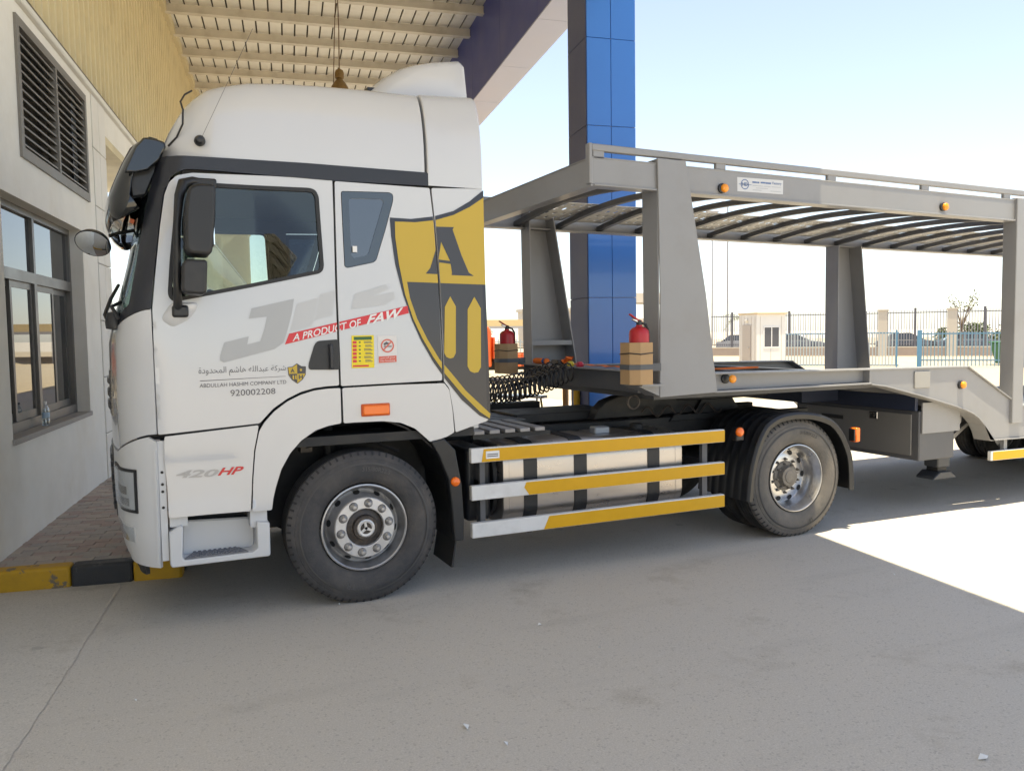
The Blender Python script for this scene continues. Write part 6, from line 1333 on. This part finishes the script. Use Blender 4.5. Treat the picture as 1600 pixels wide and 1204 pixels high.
# parked cars beyond the boundary railings
def car(lab, x, y, rz, col, s=1.0):
    c = thing('parked_car', lab, 'car', (x, y, 0), rz, 'cars parked beyond the railings'); m = mat('car_%s' % col[0], col[1], .3, coat=.5)
    q = MB(); secs = [(-2.2, .45, .80, .80), (-2.1, .35, .92, .84), (-1.2, .30, .98, .88), (.9, .30, .98, .88), (1.9, .32, .86, .84), (2.2, .42, .74, .78)]; vs = []
    for xx, z0, z1, w2 in secs: vs += [(xx, -w2, z0), (xx, w2, z0), (xx, w2*1.0, z1-.12), (xx, w2*.9, z1), (xx, -w2*.9, z1), (xx, -w2, z1-.12)]
    n = 6; q.add(vs, [(i*n+k, i*n+(k+1) % n, (i+1)*n+(k+1) % n, (i+1)*n+k) for i in range(5) for k in range(n)]+[tuple(range(n)), tuple(range(5*n+5, 5*n-1, -1))]); q.build('body', m, c, smooth=40)
    q = MB(); vs = []
    for xx, z, w2 in ((-1.75, .95, .80), (-1.1, 1.45, .64), (.1, 1.48, .64), (1.1, .96, .78)): vs += [(xx, -w2, z), (xx, w2, z)]
    q.add(vs+[(-1.75, -.8, .9), (-1.75, .8, .9), (1.1, -.78, .9), (1.1, .78, .9)], [(0, 1, 3, 2), (2, 3, 5, 4), (4, 5, 7, 6), (0, 2, 4, 6), (1, 7, 5, 3), (0, 8, 9, 1), (6, 7, 11, 10), (0, 6, 10, 8), (1, 9, 11, 7)]); gl = q.build('glasshouse', mat('car_glass', (.03, .035, .04), .06, spec=.8), c)
    MB().add([(-1.08, -.63, 1.462), (-1.08, .63, 1.462), (.12, .63, 1.492), (.12, -.63, 1.492)], [(0, 1, 2, 3)]).build('roof_skin', m, c)
    for a in (-1.35, 1.35):
        for b_ in (-.86, .70):
            t_ = lathe('wheel', [(.20, .0), (.30, .0), (.32, .03), (.32, .13), (.30, .16), (.2, .16)], RUBBER, c, c=(a, b_, .32), n=20); lathe('rim', [(0, .01), (.2, .005), (.2, .155), (0, .15)], RIM, t_, c=(a, b_, .32), n=16)
dk = ('dark', (.03, .033, .04)); sv = ('silver', (.16, .165, .18)); bl_ = ('blue_grey', (.05, .06, .08)); wh = ('white', (.5, .5, .5))
A_ = Vector(A0); nrm = Vector((-dv.y, dv.x)) if Vector((-dv.y, dv.x)).dot(Vector((1, 1))) > 0 else Vector((dv.y, -dv.x))
for s, o_, lab, cc in ((12.6, 7, 'dark car behind the left stone pier, beyond the railings', dk), (16.6, 7, 'dark car behind the right stone pier, beyond the railings', bl_), (.5, 9, 'silver car beyond the railings right of the guard cabin', sv), (4.5, 9, 'blue grey car beyond the railings by the middle trailer post', bl_)):
    pp = A_+dv*s+nrm*o_; c_ = car(lab, pp.x, pp.y, math.atan2(dv.y, dv.x)+.1, cc)
car('white car behind the grey railings left of the guard cabin', 27.2, 37.5, .5, wh)
# raised verge behind the railings
vg = A_+nrm*14; hm = MB().add([tuple((A_+dv*a+nrm*b).to_3d()+Vector((0, 0, z))) for a in (-40, 90) for b, z in ((3.5, 0), (5, .45), (60, .6), (60, 0))], [(0, 1, 5, 4), (1, 2, 6, 5), (2, 3, 7, 6), (0, 3, 2, 1), (4, 5, 6, 7)]).build('verge', SANDM); tag(hm, kind='structure')

# ---------------------------------------------------------------- trees and shrubs
LEAF = mat('leaf_green', (.075, .105, .035), .6, var=.35, vscale=1.2); LEAFD = mat('leaf_dusty', (.16, .17, .10), .7, var=.3, vscale=1.5); BARK = mat('bark', (.16, .12, .085), .9, var=.2)
def leaves(name, centres, n, size, m, parent, seed=1):
    rnd = random.Random(seed); vs = []; fs = []
    for k in range(n):
        c, rr = rnd.choice(centres); d = Vector((rnd.gauss(0, 1), rnd.gauss(0, 1), rnd.gauss(0, 1))).normalized()*rr*rnd.random()**.45; p = Vector(c)+d
        a = Vector((rnd.gauss(0, 1), rnd.gauss(0, 1), rnd.gauss(0, 1))).normalized()*size*rnd.uniform(.6, 1.3); b_ = a.cross(Vector((rnd.gauss(0, 1), rnd.gauss(0, 1), rnd.gauss(0, 1)))).normalized()*size*.5
        i = len(vs); vs += [p-a, p+b_, p+a, p-b_]; fs.append((i, i+1, i+2, i+3))
    q = MB(); q.add(vs, fs); me = bpy.data.meshes.new(name); me.from_pydata(q.v, [], q.f); return obj(name, me, m, parent)
def tree(lab, x, y, h_, spread, n, size, m, seed, bare=.5, group='trees beyond the railings', cat='tree'):
    rnd = random.Random(seed); t_ = thing('small_tree', lab, cat, (x, y, 0), 0, group)
    tube('trunk', [(0, 0, 0), (.05, 0, h_*.3), (-.03, .05, h_*.5)], [.10, .08, .06], BARK, t_); cs = []
    for k in range(9):
        a = k*2.4; tip = Vector((math.cos(a)*spread*rnd.uniform(.4, 1), math.sin(a)*spread*rnd.uniform(.4, 1), h_*rnd.uniform(.65, 1.0))); mid = Vector((0, 0, h_*.45)).lerp(tip, .5)+Vector((0, 0, .2))
        tube('limb', [(0, 0, h_*rnd.uniform(.35, .5)), mid, tip], [.05, .03, .012], BARK, t_, n=5); cs += [(tip, spread*.28), (mid.lerp(tip, .6), spread*.22)]
    leaves('crown', cs, n, size, m, t_, seed)
pp = A_+dv*15.9+nrm*3; tree('small sparse tree with thin pale leaves beside the right stone pier', pp.x, pp.y, 4.0, 1.5, 200, .09, LEAFD, 3)
def bush(lab, x, y, r_, h_, n, seed):
    b_ = thing('bush', lab, 'bush', (x, y, 0), 0, 'bushes beyond the railings'); rnd = random.Random(seed)
    cs = [(Vector((rnd.uniform(-r_, r_), rnd.uniform(-r_, r_), rnd.uniform(.3, 1)*h_*.8)), r_*.45) for _ in range(9)]; leaves('foliage', cs, n, .14, LEAF, b_, seed); tube('stem', [(0, 0, 0), (0, 0, h_*.5)], .06, BARK, b_)
for k, (s, r_, h_, lab) in enumerate(((20.5, 2.4, 2.6, 'lower left green bush at the right end beyond the railings'), (25, 2.8, 3.6, 'tallest green bush at the right end beyond the railings'), (16.8, 1.8, 2.0, 'smallest green bush beyond the railings, right of the sparse tree'))):
    pp = A_+dv*s+nrm*16; bush(lab, pp.x, pp.y, r_, h_, 2600, 20+k)
# palm by the gatehouse
pm_ = thing('palm_tree', 'young palm with arching fronds beside the tan gatehouse', 'palm', (53.0, 59.0, 0)); tube('trunk', [(0, 0, 0), (.1, 0, 1.6), (0, 0, 3.0)], [.22, .18, .16], BARK, pm_)
for k in range(11):
    a = k*2.4; rise = .9-.09*k; q = MB(); P = [Vector((math.cos(a)*t*1.9, math.sin(a)*t*1.9, 3.0+rise*t*2-1.5*t*t)) for t in [i/7 for i in range(8)]]
    for i in range(7):
        t = (P[i+1]-P[i]).normalized(); s_ = t.cross(Vector((0, 0, 1))).normalized()
        for sg2 in (-1, 1): q.add([P[i], P[i]+t*.12, P[i]+s_*sg2*.42+t*.25-Vector((0, 0, .12))], [(0, 1, 2)])
    q.tube(P, .02, 4); q.build('frond', LEAFD, pm_)

# ---------------------------------------------------------------- orange truck, tarp tree, bollards, trestles, litter
OR = mat('orange_paint', (.75, .12, .015), .35, coat=.3, var=.04)
ot = thing('orange_pickup_truck', 'orange flatbed truck parked in the sun behind the white cab', 'truck', (10.3, 24.6, 0), math.atan2(-1.9, 2.35)*.35)
prism('cab', [(-1.0, .55), (-1.0, 1.35), (-.65, 2.05), (.75, 2.12), (.85, 1.9), (.85, .55)], -.9, .9, OR, ot, bevel=.06, seg=2)
prism('side_window', [(-.55, 1.38), (-.35, 1.95), (.55, 1.98), (.55, 1.38)], -.906, -.901, MATS['car_glass'], ot); prism('windscreen', [(-1.01, 1.4), (-.98, 1.42), (-.68, 2.0), (-.70, 2.0)], -.8, .8, MATS['car_glass'], ot)
box('bed_floor', (.95, -1.0, .75), (5.2, 1.0, .85), CHASSIS, ot)
for k in range(4): box('drop_side', (.97+k*1.06, -1.03, .55), (1.99+k*1.06, -.98, 1.05), OR, ot, bevel=.01)
box('drop_side', (1.0, .98, .7), (5.2, 1.03, 1.05), OR, ot); box('tail_board', (5.2, -1, .7), (5.25, 1, 1.05), OR, ot); box('head_board', (.9, -1.0, .86), (.96, 1.0, 1.7), OR, ot)
box('frame', (-.9, -.4, .4), (5.1, .4, .74), CHASSIS, ot)
for a in (-.3, 4.0):
    for b_ in (-1.0, .78): t_ = lathe('wheel', [(.2, 0), (.36, 0), (.38, .04), (.38, .18), (.36, .22), (.2, .22)], RUBBER, ot, c=(a, b_, .38), n=24); lathe('rim', [(0, .03), (.2, .01), (.2, .2), (0, .2)], RIM, t_, c=(a, b_, .38), n=20)
nb_ = thing('leafy_shrub', 'bright green leafy shrub beside the orange truck', 'shrub', (12.3, 28.5, 0)); rnd = random.Random(5)
leaves('foliage', [(Vector((rnd.uniform(-.6, .6), rnd.uniform(-.6, .6), rnd.uniform(.7, 1.9))), .35) for _ in range(9)], 1500, .08, mat('leaf_bright', (.03, .20, .09), .6, var=.3, vscale=3), nb_, 9); tube('stem', [(0, 0, 0), (0, 0, 1.0)], .05, BARK, nb_)
YB = mat('bollard_yellow', (.58, .36, .02), .5, var=.08, vscale=5); OB = mat('bollard_ochre', (.42, .20, .05), .6, var=.1, vscale=5)
for (x, y), m, lab in (((4.25, 5.05), OB, 'ochre pipe bollard left of the blue column'), ((4.02, 4.30), YB, 'yellow pipe bollard in front of the blue column')):
    b_ = thing('bollard', lab, 'bollard', (x, y, 0), 0, 'bollards guarding the column'); lathe('pipe', [(.045, 0), (.045, 1.12), (.03, 1.16), (0, 1.17)], m, b_, axis='z', n=18); lathe('base_flange', [(0, .012), (.10, .012), (.10, 0)], m, b_, axis='z', n=18)
for x, y, lab in ((3.30, 5.2, 'left aluminium trestle glimpsed under the coiled air lines'), (3.62, 5.0, 'right aluminium trestle glimpsed under the coiled air lines')):
    s_ = thing('folding_trestle', lab, 'trestle', (x, y, 0), .4, 'aluminium trestles behind the lorry')
    for k, (a, b_) in enumerate(((-1, -1), (1, -1), (-1, 1), (1, 1))): tube('leg', [(a*.17, b_*.25, 0), (a*.04, b_*.20, .92)], .016, CHROME if a < 0 else mat('trestle_yellow', (.5, .36, .04), .5), s_, n=6)
    box('top_plank', (-.07, -.3, .92), (.07, .3, .96), CHROME, s_); tube('brace', [(-.11, -.23, .4), (.11, -.23, .4)], .01, CHROME, s_, n=5)
PAPER = mat('paper_scrap', (.70, .70, .69), .8)
labs = ['torn white paper scrap on the asphalt in the centre foreground', 'thin white paper sliver in the bottom centre of the asphalt', 'folded white paper scrap in the bottom right corner of the asphalt', 'small white scrap on the asphalt near the concrete joint', 'small white scrap on the asphalt below the lowest guard rail', 'white scrap just below the edge of the sunlit patch', 'tiny white scrap in the middle of the shaded asphalt', 'white scrap at the right edge of the shaded asphalt', 'tiny white scrap beside the front tyre']
for (x, y), lab, s_ in zip(T['papers'], labs, (.032, .022, .034, .012, .015, .014, .012, .014, .010)):
    rnd = random.Random(lab); q = MB(); a = rnd.uniform(0, 3); ca, sa = math.cos(a)*s_, math.sin(a)*s_
    q.add([(x-ca, y-sa, .007), (x+sa*.5, y-ca*.5, .012), (x+ca, y+sa, .007), (x-sa*.4, y+ca*.4, .02), (x-ca*.9, y-sa*.9, .0055), (x+sa*.5, y-ca*.5, .0105), (x+ca*.9, y+sa*.9, .0055)], [(0, 1, 3), (1, 2, 3), (4, 5, 1, 0), (5, 6, 2, 1)]); o = q.build('paper_scrap', PAPER); tag(o, lab, 'litter', 'paper scraps on the asphalt')
